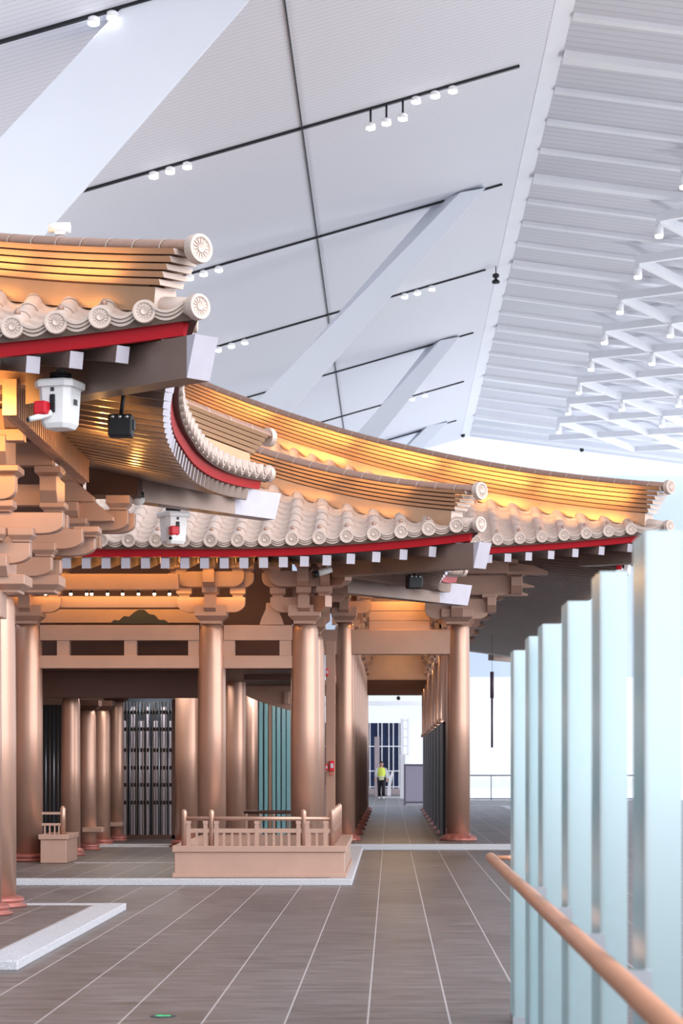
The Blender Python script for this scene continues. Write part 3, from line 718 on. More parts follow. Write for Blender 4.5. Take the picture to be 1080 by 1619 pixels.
# brown beam end of the near pavilion at its rear
dd = 28.4
bar('beam_end', PX(136, dd), PX(218, dd), dd, dd+.5, PZ(782, dd), PZ(735, dd), 'dark_brown', 'dark brown square beam end under the rear of the near roof', 'beam')
# ribbed lit board below the near side purlin
g = MB(); n = 40
for i in range(n):
    y = 21.4+i*.13; g.box(-.03, .05, y-25, y-25+.075, -.0, .36)
g.box(-.09, -.03, -3.6, 1.6, 0, .36)
t = g.build('slatted_board', 'copper'); t.location = (-3.77, 25, 5.16); tag(t, 'golden vertically slatted board along the side of the near roof underside', 'board')
# far hall
ZC = 4.57
xcl, xcr = -.94, 1.40
names9 = ['second', 'third', 'fourth', 'fifth', 'sixth', 'seventh', 'eighth', 'ninth']
column(xcl, 44.2, .11, ZC, .215, 'front copper column at the left of the corridor entrance', 'corridor columns', lotus=True)
column(xcr, 44.2, .11, ZC, .24, 'front copper column at the right of the corridor entrance', 'corridor columns', lotus=True)
for i in range(8):
    y = 44.2+3.5*(i+1)
    column(xcl, y, .11, ZC, .215, '%s copper column back in the left corridor row' % names9[i], 'corridor columns', lotus=True)
    column(xcr, y, .11, ZC, .24, '%s copper column back in the right corridor row' % names9[i], 'corridor columns', lotus=True)
    bracket('golden bracket set over the %s column of the left corridor row' % names9[i], (xcl, y, ZC), PI/2, 2, group='corridor bracket sets')
    bracket('golden bracket set over the %s column of the right corridor row' % names9[i], (xcr, y, ZC), -PI/2, 2, group='corridor bracket sets')
    bracket('outward bracket set on the eave side of the %s right corridor column' % names9[i], (xcr+.12, y, ZC), PI/2, 3, group='corridor outer bracket sets', step=.42)
    o = MB().box(-.03, .03, -1.45, 1.45, 0, 2.44).build('timber_screen', 'screen_dark', None, .01)
    o.location = (1.12, y-1.75, .11); tag(o, 'dark timber screen leaf in the right corridor row before its %s column' % names9[i], 'screen', 'dark screens of the corridor', 'thing')
    o = MB().lathe((0, 0, 0), [(.07, 0), (.09, .05), (.06, .1), (.045, .14), (.045, 1.5)], 14).build('screen_post', 'copper_col')
    o.location = (1.10, y-.4, 2.55); tag(o, 'slim golden post above the dark screens before the %s right corridor column' % names9[i], 'post', 'golden posts over the screens', 'thing')
near_set('bracket set on the right entrance column of the far hall stepping out to the right', 723, 43.5, [
    ('block', 698, 748, 962, 986, .0), ('nose', 713, 732, 944, 976, -.14), ('arm', 672, 774, 946, 978, .1), ('block', 762, 786, 938, 950, .0), ('block', 676, 700, 932, 946, .0), ('block', 710, 736, 934, 948, -.06), ('nose', 770, 784, 944, 968, -.1),
    ('arm', 668, 812, 908, 940, .18), ('nose', 808, 826, 912, 938, -.04), ('beak', 770, 846, 914, 927, .3), ('beak', 770, 836, 926, 940, .3), ('block', 800, 830, 903, 912, .0),
    ('board', 735, 803, 887, 908, -.2), ('beak', 760, 868, 880, 906, .35), ('nose', 800, 818, 872, 892, -.3), ('board', 690, 770, 925, 948, .45)], 985, 'bracket sets under the eaves')
bracket('bracket set on the left entrance column of the far hall', (xcl, 44.1, ZC), 0, 2)
bar('lintel', xcl+.1, xcr-.1, 44.05, 44.35, PZ(1035, 44.2), PZ(996, 44.2), 'copper', 'copper lintel spanning the corridor entrance', 'beam')
bar('lintel', -1.42, xcl-.1, 44.05, 44.35, PZ(1035, 44.2), PZ(996, 44.2), 'copper', 'short copper lintel left of the corridor entrance', 'beam')
bar('lintel', xcl-.1, xcr+.1, 72.0, 72.4, PZ(1099, 72), PZ(1075, 72), 'dark_brown', 'dark red brown lintel at the far end of the corridor', 'beam')
for sx_, nm in ((xcl, 'left'), (xcr, 'right')):
    bar('side_beam', sx_-.12, sx_+.12, 44.4, 72, 4.1, 4.5, 'copper', 'long copper beam along the tops of the %s corridor columns' % nm, 'beam')
# corridor ceiling with rafters and boards
g = MB()
g.box(-1.6, 2.2, 44.6, 73, 5.95, 6.05); o = g.build('corridor_ceiling', 'copper'); o['kind'] = 'structure'; o['label'] = 'golden boarded ceiling over the corridor'
for i in range(14):
    bar('ceiling_batten', -1.3, 1.8, 46+i*1.9, 46.12+i*1.9, 5.8, 5.95, 'copper', 'golden batten %s from the entrance across the corridor ceiling' % (orders[i] if i < 12 else ('thirteenth', 'fourteenth')[i-12]), 'batten', 'corridor ceiling battens')
dd = 44.8
g = MB()
for i in range(3): g.loft([[Vector((sx_*.62, i*.03+sy_*.03, i*.2+h)) for sx_, sy_ in ((-1, -1), (1, -1), (1, 1), (-1, 1))] for h in (0, .185)])
o = g.build('frieze_board', 'copper'); o.location = (PX(632, 44.2), 44.2, PZ(996, 44.2)); tag(o, 'glowing three plank frieze over the corridor entrance lintel', 'board')
# long rail with frames at the far hall's rear eave, hidden bulk of the hall
bar('hall_beam', 1.6, 3.0, 44.6, 44.8, 5.7, 5.95, 'copper', 'copper purlin stub of the far hall right of the entrance brackets', 'beam')
bar('end_board', xcl-.3, xcr+.3, 72.1, 72.3, PZ(1075, 72), 5.95, 'copper', 'golden board closing the gable above the far lintel of the corridor', 'board')
dd = 37.09; g = MB(); pts = [(174, 986), (180, 980), (188, 981), (196, 974), (204, 975), (212, 968), (219, 964), (228, 964), (236, 971), (244, 972), (251, 980), (260, 980), (270, 987)]
g.prism([(PX(a, dd), PZ(b, dd)) for a, b in pts], (0, dd, 0), (1, 0, 0), (0, 0, 1), (0, 1, 0), 0, .12); o = g.build('gable_ornament', 'dark_gray'); tag(o, 'small dark scalloped gable ornament above the double lintel of the wide bay', 'ornament')
# walls inside the middle pavilion
g = MB(); g.box(-10, -4.2, 48, 48.2, 0, 4.4); o = struct(g, 'wall_inner', 'wall_brown')
g = MB(); g.box(-10, -10+.2, 20, 52, 0, 5); struct(g, 'wall_left', 'wall_brown')
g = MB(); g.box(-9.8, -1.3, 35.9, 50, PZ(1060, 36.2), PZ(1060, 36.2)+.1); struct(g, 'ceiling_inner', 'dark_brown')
bar('cross_beam', -6.4, PX(318, 37), 37, 37.3, PZ(1103, 37), PZ(1058, 37), 'dark_brown', 'dark cross beam hung inside the wide bay of the middle pavilion', 'beam')
bar('cross_beam', PX(386, 38), PX(465, 38), 38, 38.2, PZ(1075, 38), PZ(1058, 38), 'dark_brown', 'dark cross beam inside the narrow bay of the middle pavilion', 'beam')
# curved eave board in the narrow bay
dd = 43.5
g = MB(); pts = [(386, 1074), (386, 1098)]+[(386+76*i/8, 1098+26*(i/8)**.75) for i in range(1, 9)]+[(462, 1074)]
g.prism([(PX(a, dd), PZ(b, dd)) for a, b in pts], (0, dd, 0), (1, 0, 0), (0, 0, 1), (0, 1, 0), 0, .12); o = g.build('curved_board', 'copper'); tag(o, 'copper board with a curved lower edge above the teal panels', 'board')
bar('stub_post', PX(449, 43.3), PX(457, 43.3), 43.38, 43.51, PZ(1113, 43.3), PZ(1093, 43.3), 'copper', 'short stub post on the curved board', 'post')
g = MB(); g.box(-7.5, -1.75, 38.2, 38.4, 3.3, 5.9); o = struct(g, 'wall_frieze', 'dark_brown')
# teal glass panels
for i, (a, b) in enumerate(((401, 408), (410, 416), (418.5, 424), (431, 436), (438, 444), (446, 452), (453.5, 460))):
    o = MB().box(PX(a, 47), PX(b, 47), -.1, .1, .085, 3.4).build('glass_channel', 'teal_glass'); o.location = (0, 47, 0)
    tag(o, 'teal glass strip, %s from the left in the screen behind the middle pavilion' % orders[i].replace('nearest', 'first'), 'glass panel', 'teal glass strips')
bar('backing_panel', PX(398, 47.5), PX(470, 47.5), 47.4, 47.46, .112, 3.5, 'dark_gray', 'dark panel behind the teal glass strips', 'panel')
bar('mullion', PX(425, 47), PX(430, 47), 46.9, 47.1, .085, 3.4, 'wall_brown', 'brown mullion splitting the teal glass strips', 'mullion')
g = MB(); g.box(PX(396, 47.6), PX(466, 47.6), 47.5, 47.6, .085, .6); o = g.build('bench', 'dark_brown'); tag(o, 'low dark bench behind the teal glass strips', 'bench')
# dark lattice screen
dd = 45.2; t = thing('lattice_screen', 'dark metal lattice screen with close vertical bars at the back of the wide bay', 'screen', (PX(231, dd), dd, .085)); x0, x1 = PX(190, dd)-t.location.x, PX(272, dd)-t.location.x
for i in range(17):
    x = x0+(x1-x0)*i/16; MB().tube([(x, 0, 0), (x, 0, 2.9)], .012, 8).build('vertical_bar', 'steel' if i % 3 == 0 else 'rafter_side', t)
for i, py in enumerate((1126, 1153, 1186, 1214, 1241, 1269)):
    MB().box(x0, x1, .03, .1, PZ(py, dd)-.085-.04, PZ(py, dd)-.085+.04).build('cross_rail', 'black', t)
MB().box(x0, x1+.1, -.05, .05, 0, .1).build('bottom_rail', 'dark_brown', t)
for x in (x0-.03, x1): MB().box(x, x+.09, -.05, .05, 0, 2.95).build('side_post', 'dark_brown', t)
g = MB()
bar('backing_panel', PX(186, 46.6), PX(276, 46.6), 46.5, 46.6, .085, 3.1, 'dark_gray', 'dark panel behind the lattice screen', 'panel')
for i in range(7):
    x = PX(194+i*12, 46); bar('pale_strip', x, x+.055+.03*(i % 3), 46.1, 46.2, .105, 2.9 if i % 2 else 2.6, 'stone_post', 'pale upright strip, %s from the left behind the lattice screen' % orders[i].replace('nearest', 'first'), 'strip', 'pale strips behind the lattice')
dd = 44
t = thing('lattice_screen', 'narrow dark barred screen behind the leftmost middle column', 'screen', (PX(82, dd), dd, .085)); x0, x1 = PX(66, dd)-t.location.x, PX(98, dd)-t.location.x
for i in range(6):
    x = x0+(x1-x0)*i/5; MB().tube([(x, 0, 0), (x, 0, 2.8)], .014, 8).build('vertical_bar', 'steel' if i % 2 else 'rafter_side', t)
MB().box(x0, x1, .05, .1, 0, 2.8).build('back_panel', 'dark_gray', t)
# thin pale threshold lines in the paving
bar('threshold_strip', -5.1, -3.1, 34.75, 34.79, .08, .088, 'granite', 'thin pale threshold line beside the railed dais', 'threshold', None, 0)
bar('threshold_strip', -5.2, -3.1, 42.9, 42.95, .08, .09, 'granite', 'thin pale threshold line before the lattice screen', 'threshold', None, 0)
# railed dais
t = thing('railed_dais', 'copper clad dais with a round handrail and balusters on the granite platform', 'dais', (-1.835, 30.17, .085)); hw = 1.225
MB().box(-hw+.03, hw-.03, .03, 4.7, 0, .36).build('dais_body', 'copper', t, .008)
MB().box(-hw, hw, 0, 4.73, .36, .45).build('dais_cap', 'copper', t, .008)
MB().box(-hw, hw, 0, 4.73, 0, .07).build('dais_plinth', 'copper', t, .008)
def rail_post(x, y, h): MB().lathe((x, y, .45), [(.04, 0), (.04, h-.06), (.038, h-.03), (.02, h)], 14).build('rail_post', 'copper_col', t)
def T(px): return PX(px, 30.25)+1.835
for px in (291, 334, 480): rail_post(T(px), .1, .51)
for j in range(6): rail_post(T(525)+.0, .1+j*.88, .51)
def run_h(p, q, r, z): MB().tube([(p[0], p[1], z), (q[0], q[1], z)], r, 12).build('handrail', 'copper_col', t)
xl, xr_ = T(291), T(525)
run_h((xl, .1), (xr_, .1), .03, .83); run_h((xr_, .1), (xr_, 4.5), .03, .83)
MB().box(xl, xr_, .075, .125, .63, .69).build('mid_rail', 'copper', t); MB().box(xr_-.025, xr_+.025, .1, 4.5, .63, .69).build('mid_rail', 'copper', t)
for px in (297, 311, 323, 341, 354, 367, 380, 393, 421, 433, 445, 457, 490, 501, 516): MB().box(T(px)-.017, T(px)+.017, .085, .115, .45, .64).build('baluster', 'copper', t)
for j in range(1, 22): MB().box(xr_-.015, xr_+.015, .1+j*.2-.017, .1+j*.2+.017, .45, .64).build('baluster', 'copper', t)
for px in (298, 325, 342, 406, 472, 486, 515):
    g = MB(); g.box(T(px)-.03, T(px)+.03, .07, .13, .45, .74); g.loft([[Vector((T(px)+sx_*q, .1+sy_*.035, z)) for sx_, sy_ in ((-1, -1), (1, -1), (1, 1), (-1, 1))] for z, q in ((.74, .02), (.765, .035), (.80, .035))]); g.build('king_baluster', 'copper', t)
# second dais at the left
t2 = thing('railed_dais', 'small copper block with railing beside the leftmost middle column', 'dais', (-5.42, 34.6, .085))
MB().box(-.21, .21, 0, 1.2, 0, .38).build('dais_body', 'copper', t2, .008); MB().box(-.24, .24, -.03, 1.2, .38, .46).build('dais_cap', 'copper', t2, .008)
MB().lathe((.13, .15, .46), [(.045, 0), (.045, .42), (.02, .46)], 12).build('rail_post', 'copper_col', t2)
for z in (.6, .78): MB().box(-.21, .13, .12, .18, z+.0, z+.04).build('rail', 'copper', t2)
for x in (-.16, -.08, 0, .07): MB().box(x-.012, x+.012, .13, .16, .46, .61).build('baluster', 'copper', t2)
for i, (px, py, dd) in enumerate(((143, 1316, 39.7), (174, 1307, 43.9))):
    bar('bench_plank', PX(px-14, dd), PX(px+18, dd), dd+.06, dd+.36, PZ(py, dd), PZ(py, dd)+.09, 'copper', '%s short bench plank between the slim inner columns' % ('nearer', 'farther')[i], 'plank', 'bench planks')
t = thing('dark_handrail', 'dark handrail on low posts behind the railed dais', 'railing', (PX(425, 39), 39, .085))
MB().tube([(-.45, 0, PZ(1284, 39)-.085), (.45, 0, PZ(1284, 39)-.085)], .035, 10).build('handrail', 'dark_brown', t)
for x in (-.4, -.15, .1, .35): MB().box(x-.02, x+.02, -.02, .02, 0, PZ(1284, 39)-.085).build('rail_post', 'copper', t)
# flat door frame strip with the red fire alarms
o = bar('door_frame', PX(515, 42.4), PX(530, 42.4), 42.4, 42.55, .112, 4.1, 'wall_brown', 'flat brown door frame between the corner column and the corridor column', 'door frame')
def alarm(px, py, dd, w_, h_, label):
    t = thing('fire_alarm', label, 'alarm', at(px, py, dd)); MB().box(-w_/2, w_/2, -.06, .02, -h_/2, h_/2).build('case', 'nozzle_red', t, .006)
    MB().box(-w_*.3, w_*.3, -.068, -.058, -h_*.2, h_*.25).build('window', 'rafter_end', t); return t
alarm(517, 1063, 42.385, .055, .14, 'small red strobe high on the flat brown door frame')
alarm(516.5, 1213, 42.385, .05, .12, 'small red call point low on the flat brown door frame')
t = alarm(525, 1211, 42.385, .09, .2, 'red fire telephone box with a cord on the brown door frame')
MB().tube([(-.03, -.03, -.1), (-.045, -.03, -.16), (0, -.03, -.19), (.03, -.03, -.15)], .008, 6).build('cord', 'nozzle_red', t)
# ================================================================ HANGING EQUIPMENT
def cannon(label, loc, sc, rz, first=[None]):
    if first[0] is not None:
        t = dup(first[0], loc, rz, label); t.scale = (sc, sc, sc); return t
    t = thing('fire_water_cannon', label, 'water cannon', loc, rz, 'white ceiling water cannons'); first[0] = t; t.scale = (sc, sc, sc)
    g = MB()
    def octa(r, z): c = .32*r; return [Vector((x, y, z)) for x, y in ((-r, -r+c), (-r+c, -r), (r-c, -r), (r, -r+c), (r, r-c), (r-c, r), (-r+c, r), (-r, r-c))]
    g.loft([octa(.13, -.52), octa(.16, -.47), octa(.18, -.12), octa(.185, -.1)]); g.build('housing', 'plastic_white', t, .006)
    MB().loft([octa(.215, -.1), octa(.22, -.04), octa(.2, -.02)]).build('lid', 'plastic_white', t, .004)
    MB().lathe((0, 0, 0), [(.07, -.02), (.09, .0), (.085, .02), (.06, .04), (.06, .1)], 18).build('flange', 'steel', t)
    MB().tube([(0, 0, .09), (0, 0, .32)], .028, 10).build('drop_pipe', 'steel', t)
    for i in range(3):
        z = .0+i*.025; MB().tube([(.11*math.cos(a*PI/8), .11*math.sin(a*PI/8), z) for a in range(17)], .012, 6).build('cable_coil', 'black', t)
    MB().box(-.03, .03, -.19, -.17, -.37, -.18).build('sensor_slot', 'black', t, .01)
    for i in range(3): MB().box(.181, .186, -.05+i*.03, -.035+i*.03, -.28, -.22).build('vent_mark', 'dark_gray', t)
    MB().box(-.02, .02, -.185, -.178, -.15, -.11).build('badge', 'dark_gray', t)
    o = MB().tube([(-.02, -.17, -.37), (-.1, -.26, -.42), (-.19, -.34, -.46)], [.035, .033, .028], 12).build('nozzle_pipe', 'plastic_white', t)
    MB().tube([(-.185, -.335, -.457), (-.2, -.35, -.466)], [.03, .02], 12).build('nozzle_mouth', 'black', o)
    MB().box(-.16, -.02, -.3, -.18, -.40, -.26).build('nozzle_motor', 'nozzle_red', t, .02)
    return t
cannon('white water cannon with a red nozzle under the near roof corner beam', at(95, 600, 20.35), .91, -.3)
cannon('white water cannon with a red nozzle hanging below the rear corner of the near roof', at(274, 808, 30.0), .9, .5)
cannon('white water cannon under the far hall eave above the glass fins', at(986, 876, 42.0), .8, -.2)
def bodycam(label, loc, rz, sc=1.):
    t = thing('sensor_unit', label, 'sensor', loc, rz, 'black sensor units'); t.scale = (sc,)*3
    MB().tube([(.04, .0, .34), (0, 0, .04)], .02, 10).build('stem', 'black', t)
    MB().box(-.12, .12, -.08, .1, -.17, .05).build('body', 'black', t, .02)
    for x in (-.07, 0, .07): MB().lathe((x, -.08, .02), [(.016, 0), (.016, .015), (.0, .017)], 10, 0, (0, -1, 0)).build('lens', 'steel', t)
    MB().box(.12, .14, -.04, .05, -.1, .0).build('side_knob', 'dark_gray', t, .005); return t
bodycam('black boxy sensor on a stem under the near roof side eave', at(191, 664, 21.2), 0)
bodycam('black boxy sensor on a stem under the middle roof side eave', at(655, 914, 34.4), .3)
t = thing('ridge_lamp', 'tiny lit warm lamp on the tiles near the right end of the longest golden ridge', 'lamp', at(968, 806, 41.1)); MB().lathe((0, 0, -.05), [(.04, -.1), (.04, .03), (.03, .05)], 10).build('holder', 'ridge_cap', t); MB().lathe((0, 0, 0), [(.0, -.03), (.03, -.02), (.038, .0), (.02, .03), (0, .035)], 10).build('bulb', 'warm_lamp', t)
t = thing('dome_camera', 'black and white dome camera under the brown beam end', 'camera', at(219, 784, 28.9)); MB().lathe((0, 0, 0), [(.07, .05), (.08, -.02), (.07, -.03)], 16).build('mount', 'black', t); MB().lathe((0, 0, -.03), [(.09, .0), (.085, -.05), (.05, -.09), (0, -.1)], 16).build('dome', 'plastic_white', t)
t = thing('spotlight', 'white and black spotlight clamped under the middle roof rafters', 'spotlight', at(515, 902, 33.6)); MB().tube([(-.12, -.05, -.05), (.09, 0, .02)], .05, 12).build('barrel', 'plastic_white', t); MB().tube([(-.2, -.08, -.08), (-.12, -.05, -.05)], .055, 12).build('snout', 'black', t); MB().tube([(.02, 0, 0), (.05, .0, .16)], .02, 8).build('bracket', 'steel', t)
t = thing('projector_lamp', 'white barrel lamp standing on the near roof ridge', 'lamp', at(95, 360, 21.0)); MB().tube([(-.11, 0, 0), (.1, 0, .0)], .05, 14).build('barrel', 'plastic_white', t); MB().box(-.05, .05, -.03, .03, -.07, -.04).build('foot', 'plastic_white', t)
dd = 77.2
t = thing('hanging_camera', 'small black camera hanging from the end of a ceiling slot', 'camera', at(784, 439, dd)); MB().tube([(0, 0, 0), (0, 0, PZ(418, dd)-PZ(439, dd)+.2)], .02, 6).build('rod', 'black', t); MB().lathe((0, 0, 0), [(.0, .18), (.12, .12), (.12, .02), (.04, -.02), (.06, -.06), (.14, -.12), (.14, -.2), (0, -.2)], 12).build('head', 'black', t)
for px, py, nm in ((732, 688, 'left'), (920, 711, 'right')):
    t = thing('ceiling_sensor', 'tiny black ball sensor at the ceiling edge, %s one over the bright band' % nm, 'sensor', at(px, py, 117), 0, 'ball sensors'); MB().lathe((0, 0, 0), [(0, -.14), (.1, -.08), (.12, 0), (.1, .08), (0, .13)], 12).build('ball', 'black', t); MB().tube([(0, 0, .1), (0, 0, .5)], .02, 6).build('rod', 'dark_gray', t)
dd = 66
t = thing('hanging_pole', 'slim dark pole hanging on a wire right of the corridor', 'pole', at(778, 1122, dd))
MB().tube([(0, 0, PZ(1104, dd)-t.location.z), (0, 0, PZ(1062, dd)-t.location.z)], .06, 10).build('upper_sleeve', 'pole_purple', t)
MB().tube([(0, 0, PZ(1182, dd)-t.location.z), (0, 0, PZ(1103, dd)-t.location.z)], .035, 10).build('rod', 'pole_purple', t)
MB().tube([(0, 0, PZ(1062, dd)-t.location.z), (0, 0, PZ(980, dd)-t.location.z)], .006, 6).build('wire', 'dark_gray', t)
t = thing('hanging_ball', 'small grey ball camera hung at the far end of the corridor', 'camera', at(630, 1104, 72.2)); MB().lathe((0, 0, 0), [(0, -.07), (.05, -.05), (.07, 0), (.05, .05), (0, .07)], 12).build('ball', 'dark_gray', t); MB().tube([(0, 0, .06), (0, 0, .16)], .012, 6).build('rod', 'dark_gray', t)
# ================================================================ FAR END
t = thing('glass_facade', 'dark blue glazed facade with pale mullions at the corridor end', 'facade', (-2, 116, 0))
zt = PZ(1143, 116); x0, x1 = -6+2, PX(636, 116)+2
MB().box(x0, x1, .05, .15, .3, zt).build('blue_glazing', 'blue_glass', t)
for px in (585, 598, 604, 615, 622, 631, 637): x = PX(px, 116)+2; MB().box(x-.025, x+.025, -.05, .06, .3, zt).build('mullion', 'rib', t)
for py in (1180, 1219, 1244): z = PZ(py, 116); MB().box(x0, x1, -.04, .06, z-.025, z+.025).build('transom', 'rib', t)
MB().box(x0, x1, -.05, .2, 0, .32).build('plinth', 'stone_post', t)
dd = 112; t = thing('ladder_frame', 'white ladder like frame standing right of the blue facade', 'frame', (PX(641, dd), dd, 0)); z0, z1 = PZ(1194, dd), PZ(1136, dd)
for px in (634.5, 637, 645): x = PX(px, dd)-t.location.x; MB().box(x-.045, x+.045, -.05, .05, 0 if px < 644 else z0, z1).build('upright', 'white', t)
for i in range(5): z = z0+(z1-z0)*i/4.3; MB().box(PX(637, dd)-t.location.x, PX(645, dd)-t.location.x, -.04, .04, z, z+.07).build('rung', 'white', t)
bar('stone_pillar', PX(592, 108), PX(600, 108), 108, 108.3, 0, PZ(1165, 108), 'stone_post', 'slim brownish pillar behind the walking person', 'pillar')
dd = 104.5; t = thing('turnstile_panel', 'white curved turnstile wing beside the walking person', 'turnstile', (PX(615, dd), dd, 0)); g = MB(); pts = [(612, 1258), (618, 1258), (618, 1244), (620, 1232), (623, 1219), (620, 1219), (615, 1230), (613, 1244)]
g.prism([(PX(a, dd)-t.location.x, PZ(b, dd)) for a, b in pts], (0, 0, 0), (1, 0, 0), (0, 0, 1), (0, 1, 0), 0, .15); g.build('wing', 'white', t); MB().box(-.35, .55, -.1, .3, 0, .05).build('base_plate', 'white', t)
dd = 100; t = thing('white_board', 'tall narrow white board beside the grey notice board', 'board', (PX(636, dd), dd, 0)); MB().box(-.1, .14, -.03, .03, .05, PZ(1193, dd)).build('panel', 'white', t); MB().box(-.12, .16, -.15, .15, 0, .05).build('foot', 'steel', t)
dd = 84; t = thing('notice_board', 'plain grey lilac notice board on two legs at the corridor end', 'notice board', (PX(657, dd), dd, 0)); hw = PX(674, dd)-PX(657, dd)
MB().box(-hw, hw, -.03, .03, PZ(1268, dd), PZ(1210, dd)).build('panel', 'sign_gray', t); MB().box(-hw-.03, hw+.03, -.045, .045, PZ(1211, dd), PZ(1208, dd)).build('top_rail', 'sign_frame', t); MB().box(-hw-.03, hw+.03, -.045, .045, PZ(1270, dd), PZ(1267, dd)).build('bottom_rail', 'sign_frame', t)
for sx_ in (-1, 1): MB().box(sx_*hw-.035, sx_*hw+.035, -.035, .035, 0, PZ(1208, dd)).build('leg', 'sign_frame', t)
# right hand far railing
dd = 98; t = thing('glass_railing', 'thin dark railing with glass infill at the far right end of the hall', 'railing', (PX(790, dd), dd, 0))
x0, x1 = PX(735, dd)-t.location.x, PX(1060, dd)-t.location.x
for py in (1226, 1263): z = PZ(py, dd); MB().box(x0, x1, -.03, .03, z-.03, z+.03).build('rail', 'sign_frame', t)
x = x0+.1; i = 0
while x < x1: MB().box(x-.02, x+.02, -.02, .02, 0, PZ(1195 if i % 2 == 0 else 1226, dd)).build('rail_post', 'sign_frame', t); x += 1.1; i += 1
MB().box(x0, x1, -.006, .006, PZ(1262, dd), PZ(1228, dd)).build('glass_infill', 'clear_glass', t)
# ================================================================ PERSON
def person():
    dd = 102; base = Vector((PX(603, dd), dd, 0)); t = thing('person', 'person walking in a yellow safety vest and black trousers at the corridor end', 'person', base)
    J = {}; E = []; 
    def j(n, x, y, z, r, par=None): J[n] = (Vector((x, y, z)), r); E.append((par, n)) if par else None
    j('pel', 0, 0, .93, .125); j('wst', 0, 0, 1.08, .12, 'pel'); j('chs', 0, .0, 1.3, .145, 'wst'); j('shl', 0, 0, 1.42, .10, 'chs'); j('nck', 0, -.01, 1.5, .05, 'shl')
    j('hd0', 0, -.02, 1.56, .075, 'nck'); j('hd1', 0, -.02, 1.64, .09, 'hd0'); j('hd2', 0, -.01, 1.71, .07, 'hd1'); j('nose', 0, -.125, 1.62, .012, 'hd1')
    for s_, nm in ((-1, 'l'), (1, 'r')):
        j(nm+'er', s_*.085, -.01, 1.63, .016, 'hd1')
        j(nm+'sh', s_*.17, 0, 1.42, .065, 'shl'); j(nm+'el', s_*.25, .03*s_, 1.16, .045, nm+'sh'); j(nm+'wr', s_*.27, -.1-.05*s_, .93, .03, nm+'el'); j(nm+'pm', s_*.27, -.12-.05*s_, .86, .034, nm+'wr')
        for f_, (dx, ln) in enumerate(((-.026, .075), (-.009, .09), (.009, .085), (.026, .065))):
            j('%sf%d' % (nm, f_), s_*.27+dx, -.13-.05*s_, .86-ln*.6, .009, nm+'pm'); j('%sg%d' % (nm, f_), s_*.27+dx*.9, -.15-.05*s_+.03, .86-ln, .008, '%sf%d' % (nm, f_))
        j(nm+'th', s_*.27-s_*.04, -.16-.05*s_, .83, .010, nm+'pm')
        sy_ = -.16*s_
        j(nm+'hp', s_*.09, 0, .88, .095, 'pel'); j(nm+'kn', s_*.1, sy_*.4-.05, .5, .062, nm+'hp'); j(nm+'an', s_*.1, sy_, .09, .042, nm+'kn'); j(nm+'to', s_*.11, sy_-.15, .035, .035, nm+'an')
    names = list(J); idx = {n: i for i, n in enumerate(names)}
    me = bpy.data.meshes.new('body'); me.from_pydata([tuple(J[n][0]) for n in names], [(idx[a], idx[b]) for a, b in E], [])
    o = bpy.data.objects.new('body', me); C.objects.link(o); o.parent = t
    sk = o.modifiers.new('skin', 'SKIN'); sk.use_smooth_shade = True
    for i, n in enumerate(names): me.skin_vertices[0].data[i].radius = (J[n][1],)*2; me.skin_vertices[0].data[i].use_root = (n == 'pel')
    o.modifiers.new('sub', 'SUBSURF').levels = 1; o.modifiers['sub'].render_levels = 2; me.materials.append(M['skin'])
    def ring(z, a, b, y=0, n=20): return [Vector((a*math.cos(2*PI*i/n), y+b*math.sin(2*PI*i/n), z)) for i in range(n)]
    MB().loft([ring(.88, .185, .14), ring(1.05, .18, .14), ring(1.3, .205, .165), ring(1.42, .19, .13), ring(1.48, .09, .09)], 0, True).build('vest', 'vest', t)
    MB().loft([ring(.90, .188, .144), ring(.96, .187, .144)], 0, True).build('reflective_band', 'white', t)
    MB().loft([ring(1.02, .185, .146), ring(1.07, .187, .147)], 0, True).build('reflective_band', 'white', t)
    for s_, nm in ((-1, 'l'), (1, 'r')):
        a = [J[nm+k_][0] for k_ in ('sh', 'el', 'wr')]; MB().tube([a[0], a[1], a[1].lerp(a[2], .85)], [.085, .066, .05], 12).build('sleeve', 'shirt', t)
        a = [J[nm+k_][0] for k_ in ('hp', 'kn', 'an')]; MB().tube([a[0]+Vector((0, 0, .12)), a[0], a[1], a[2]+Vector((0, 0, .02))], [.115, .118, .085, .075], 14).build('trouser_leg', 'trousers', t)
        f = J[nm+'an'][0]; MB().loft([ring(.0, .05, .14, 0), ring(.05, .05, .13, 0), ring(.1, .04, .07, .04)], 0, True).build('shoe', 'white', t).location = (f.x, f.y-.06, 0)
    MB().loft([ring(1.58, .086, .05, .055), ring(1.66, .104, .075, .035), ring(1.70, .104, .1, .01), ring(1.74, .085, .095, -.01), ring(1.775, .05, .05, -.01)], 0, True).build('hair', 'hair', t)
    for s_ in (-1, 1): MB().lathe((s_*.032, -.112, 1.645), [(.012, 0), (.008, .006), (0, .008)], 8, 0, (0, -1, 0)).build('eye', 'hair', t)
    MB().box(-.025, .025, -.112, -.098, 1.565, 1.575).build('mouth', 'base_red', t)
person()
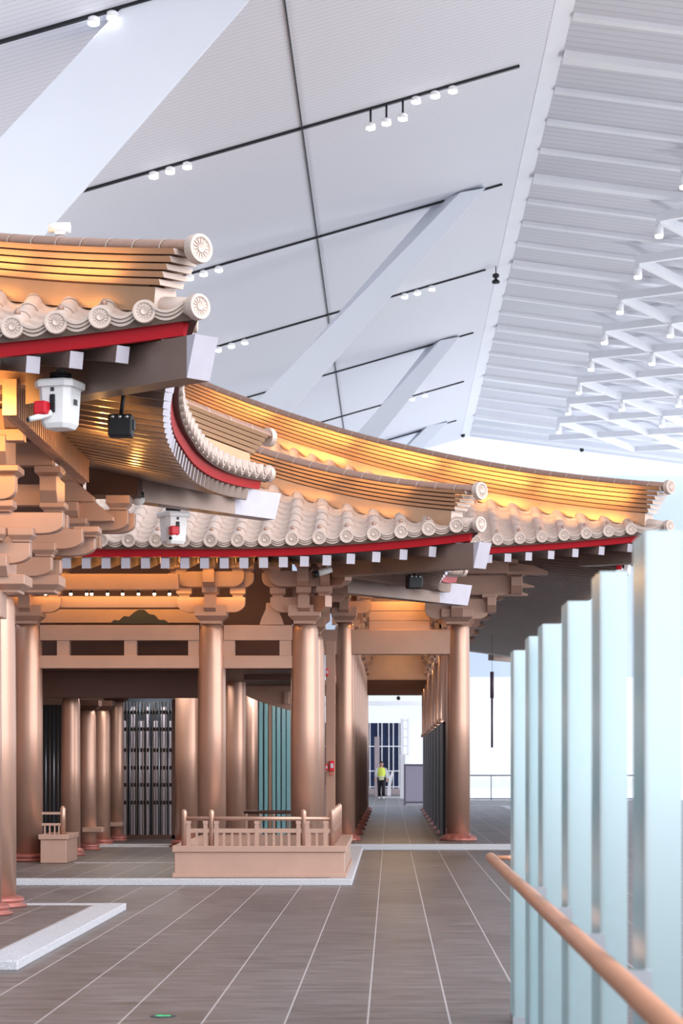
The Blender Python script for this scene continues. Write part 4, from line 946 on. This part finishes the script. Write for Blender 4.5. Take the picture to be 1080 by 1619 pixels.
# ================================================================ FOREGROUND
fins = [(13.95, .095, 'farthest'), (12.4, .09, 'fifth nearest'), (11.3, .115, 'fourth nearest'), (9.7, .108, 'third nearest'), (8.2, .105, 'second nearest'), (6.75, .116, 'nearest')]
for y, wd, nm in fins:
    t = thing('glass_fin', 'tall pale blue frosted glass fin, %s of the row along the right' % nm, 'glass panel', (.8, y, 0), 0, 'frosted glass fins on the right')
    MB().box(0, wd, 0, .012, .0, 2.43).build('glass_face', 'channel_glass', t)
    MB().box(0, .012, .012, .34, .0, 2.43).build('glass_flange', 'channel_glass', t)
    MB().box(-.004, wd+.004, -.004, .344, -.0, .05).build('floor_shoe', 'steel', t)
t = thing('handrail', 'round copper handrail rising out of the lower right corner before the glass fins', 'handrail', (.7, 15.0, 0))
MB().tube([(0, -13, 1.04), (0, -.03, 1.04), (0, 0, 1.04)], [.036, .036, .022], 18).build('rail', 'handrail', t)
MB().tube([(0, -.05, 1.04), (.12, -.05, 1.04), (.14, -.05, 1.04)], .016, 10).build('return_bar', 'handrail', t)
for y in (11.3, 9.7, 8.2, 6.75): MB().box(.02, .12, y-15.02, y-15.0, .98, 1.05).build('glass_bracket', 'steel', t)
t = thing('floor_exit_marker', 'round dark floor marker with a green arrow near the bottom edge', 'floor marker', (-1.52, 14.4, 0))
MB().lathe((0, 0, 0), [(.088, 0), (.088, .004), (.08, .006), (0, .006)], 28, smooth=False).build('disc', 'dark_gray', t)
MB().prism([(-.05, -.012), (.01, -.012), (.01, -.035), (.055, 0), (.01, .035), (.01, .012), (-.05, .012)], (0, 0, .006), (-1, 0, 0), (0, 1, 0), (0, 0, 1), 0, .003).build('arrow', 'green', t)
# ================================================================ WARM LAMPS AND ADDED FILLS
lamp('AREA', (-4.3, 20.9, 5.25), 24, WARM, 1.2, .1, (0, 1, -.25))
lamp('POINT', (-3.2, 23.6, 5.2), 14, WARM, .03)
lamp('POINT', (-3.2, 26.5, 5.1), 9, WARM, .03)
lamp('AREA', (-4.2, 34.2, 4.95), 45, WARM, 4.2, .1, (0, .5, -.6))   # strip behind the middle eave
lamp('AREA', (-4.2, 33.7, 4.62), 30, WARM, 4.2, .1, (0, -.4, 1))
lamp('AREA', (-4.2, 35.1, 4.47), 9, WARM, 4.0, .05, (0, .55, -.7))
lamp('AREA', (-4.2, 36.5, 4.6), 14, WARM, 4.2, .1, (0, .8, -.5))
lamp('AREA', (PX(632, 44.9), 43.7, 5.3), 16, WARM, .9, .1, (0, .6, -1))
lamp('AREA', (-4.5, 40.5, 3.2), 60, (1, .9, .8), 2)  # added fill, brightens the inner columns of the middle pavilion
lamp('AREA', (-2.6, 44.6, 3.5), 90, (1, .97, .95), 1, None, (0, .8, -.6))  # added fill aimed at the teal strips, no fixture modelled
lamp('AREA', (-5.1, 45.5, 3.2), 14, (.9, .95, 1), .8, .1, (0, .5, -1))  # added cool fill for the pale strips behind the lattice
for y in (48, 55, 62, 69): lamp('POINT', (.25, y, 5.2), 30, (1, .66, .3), .05)
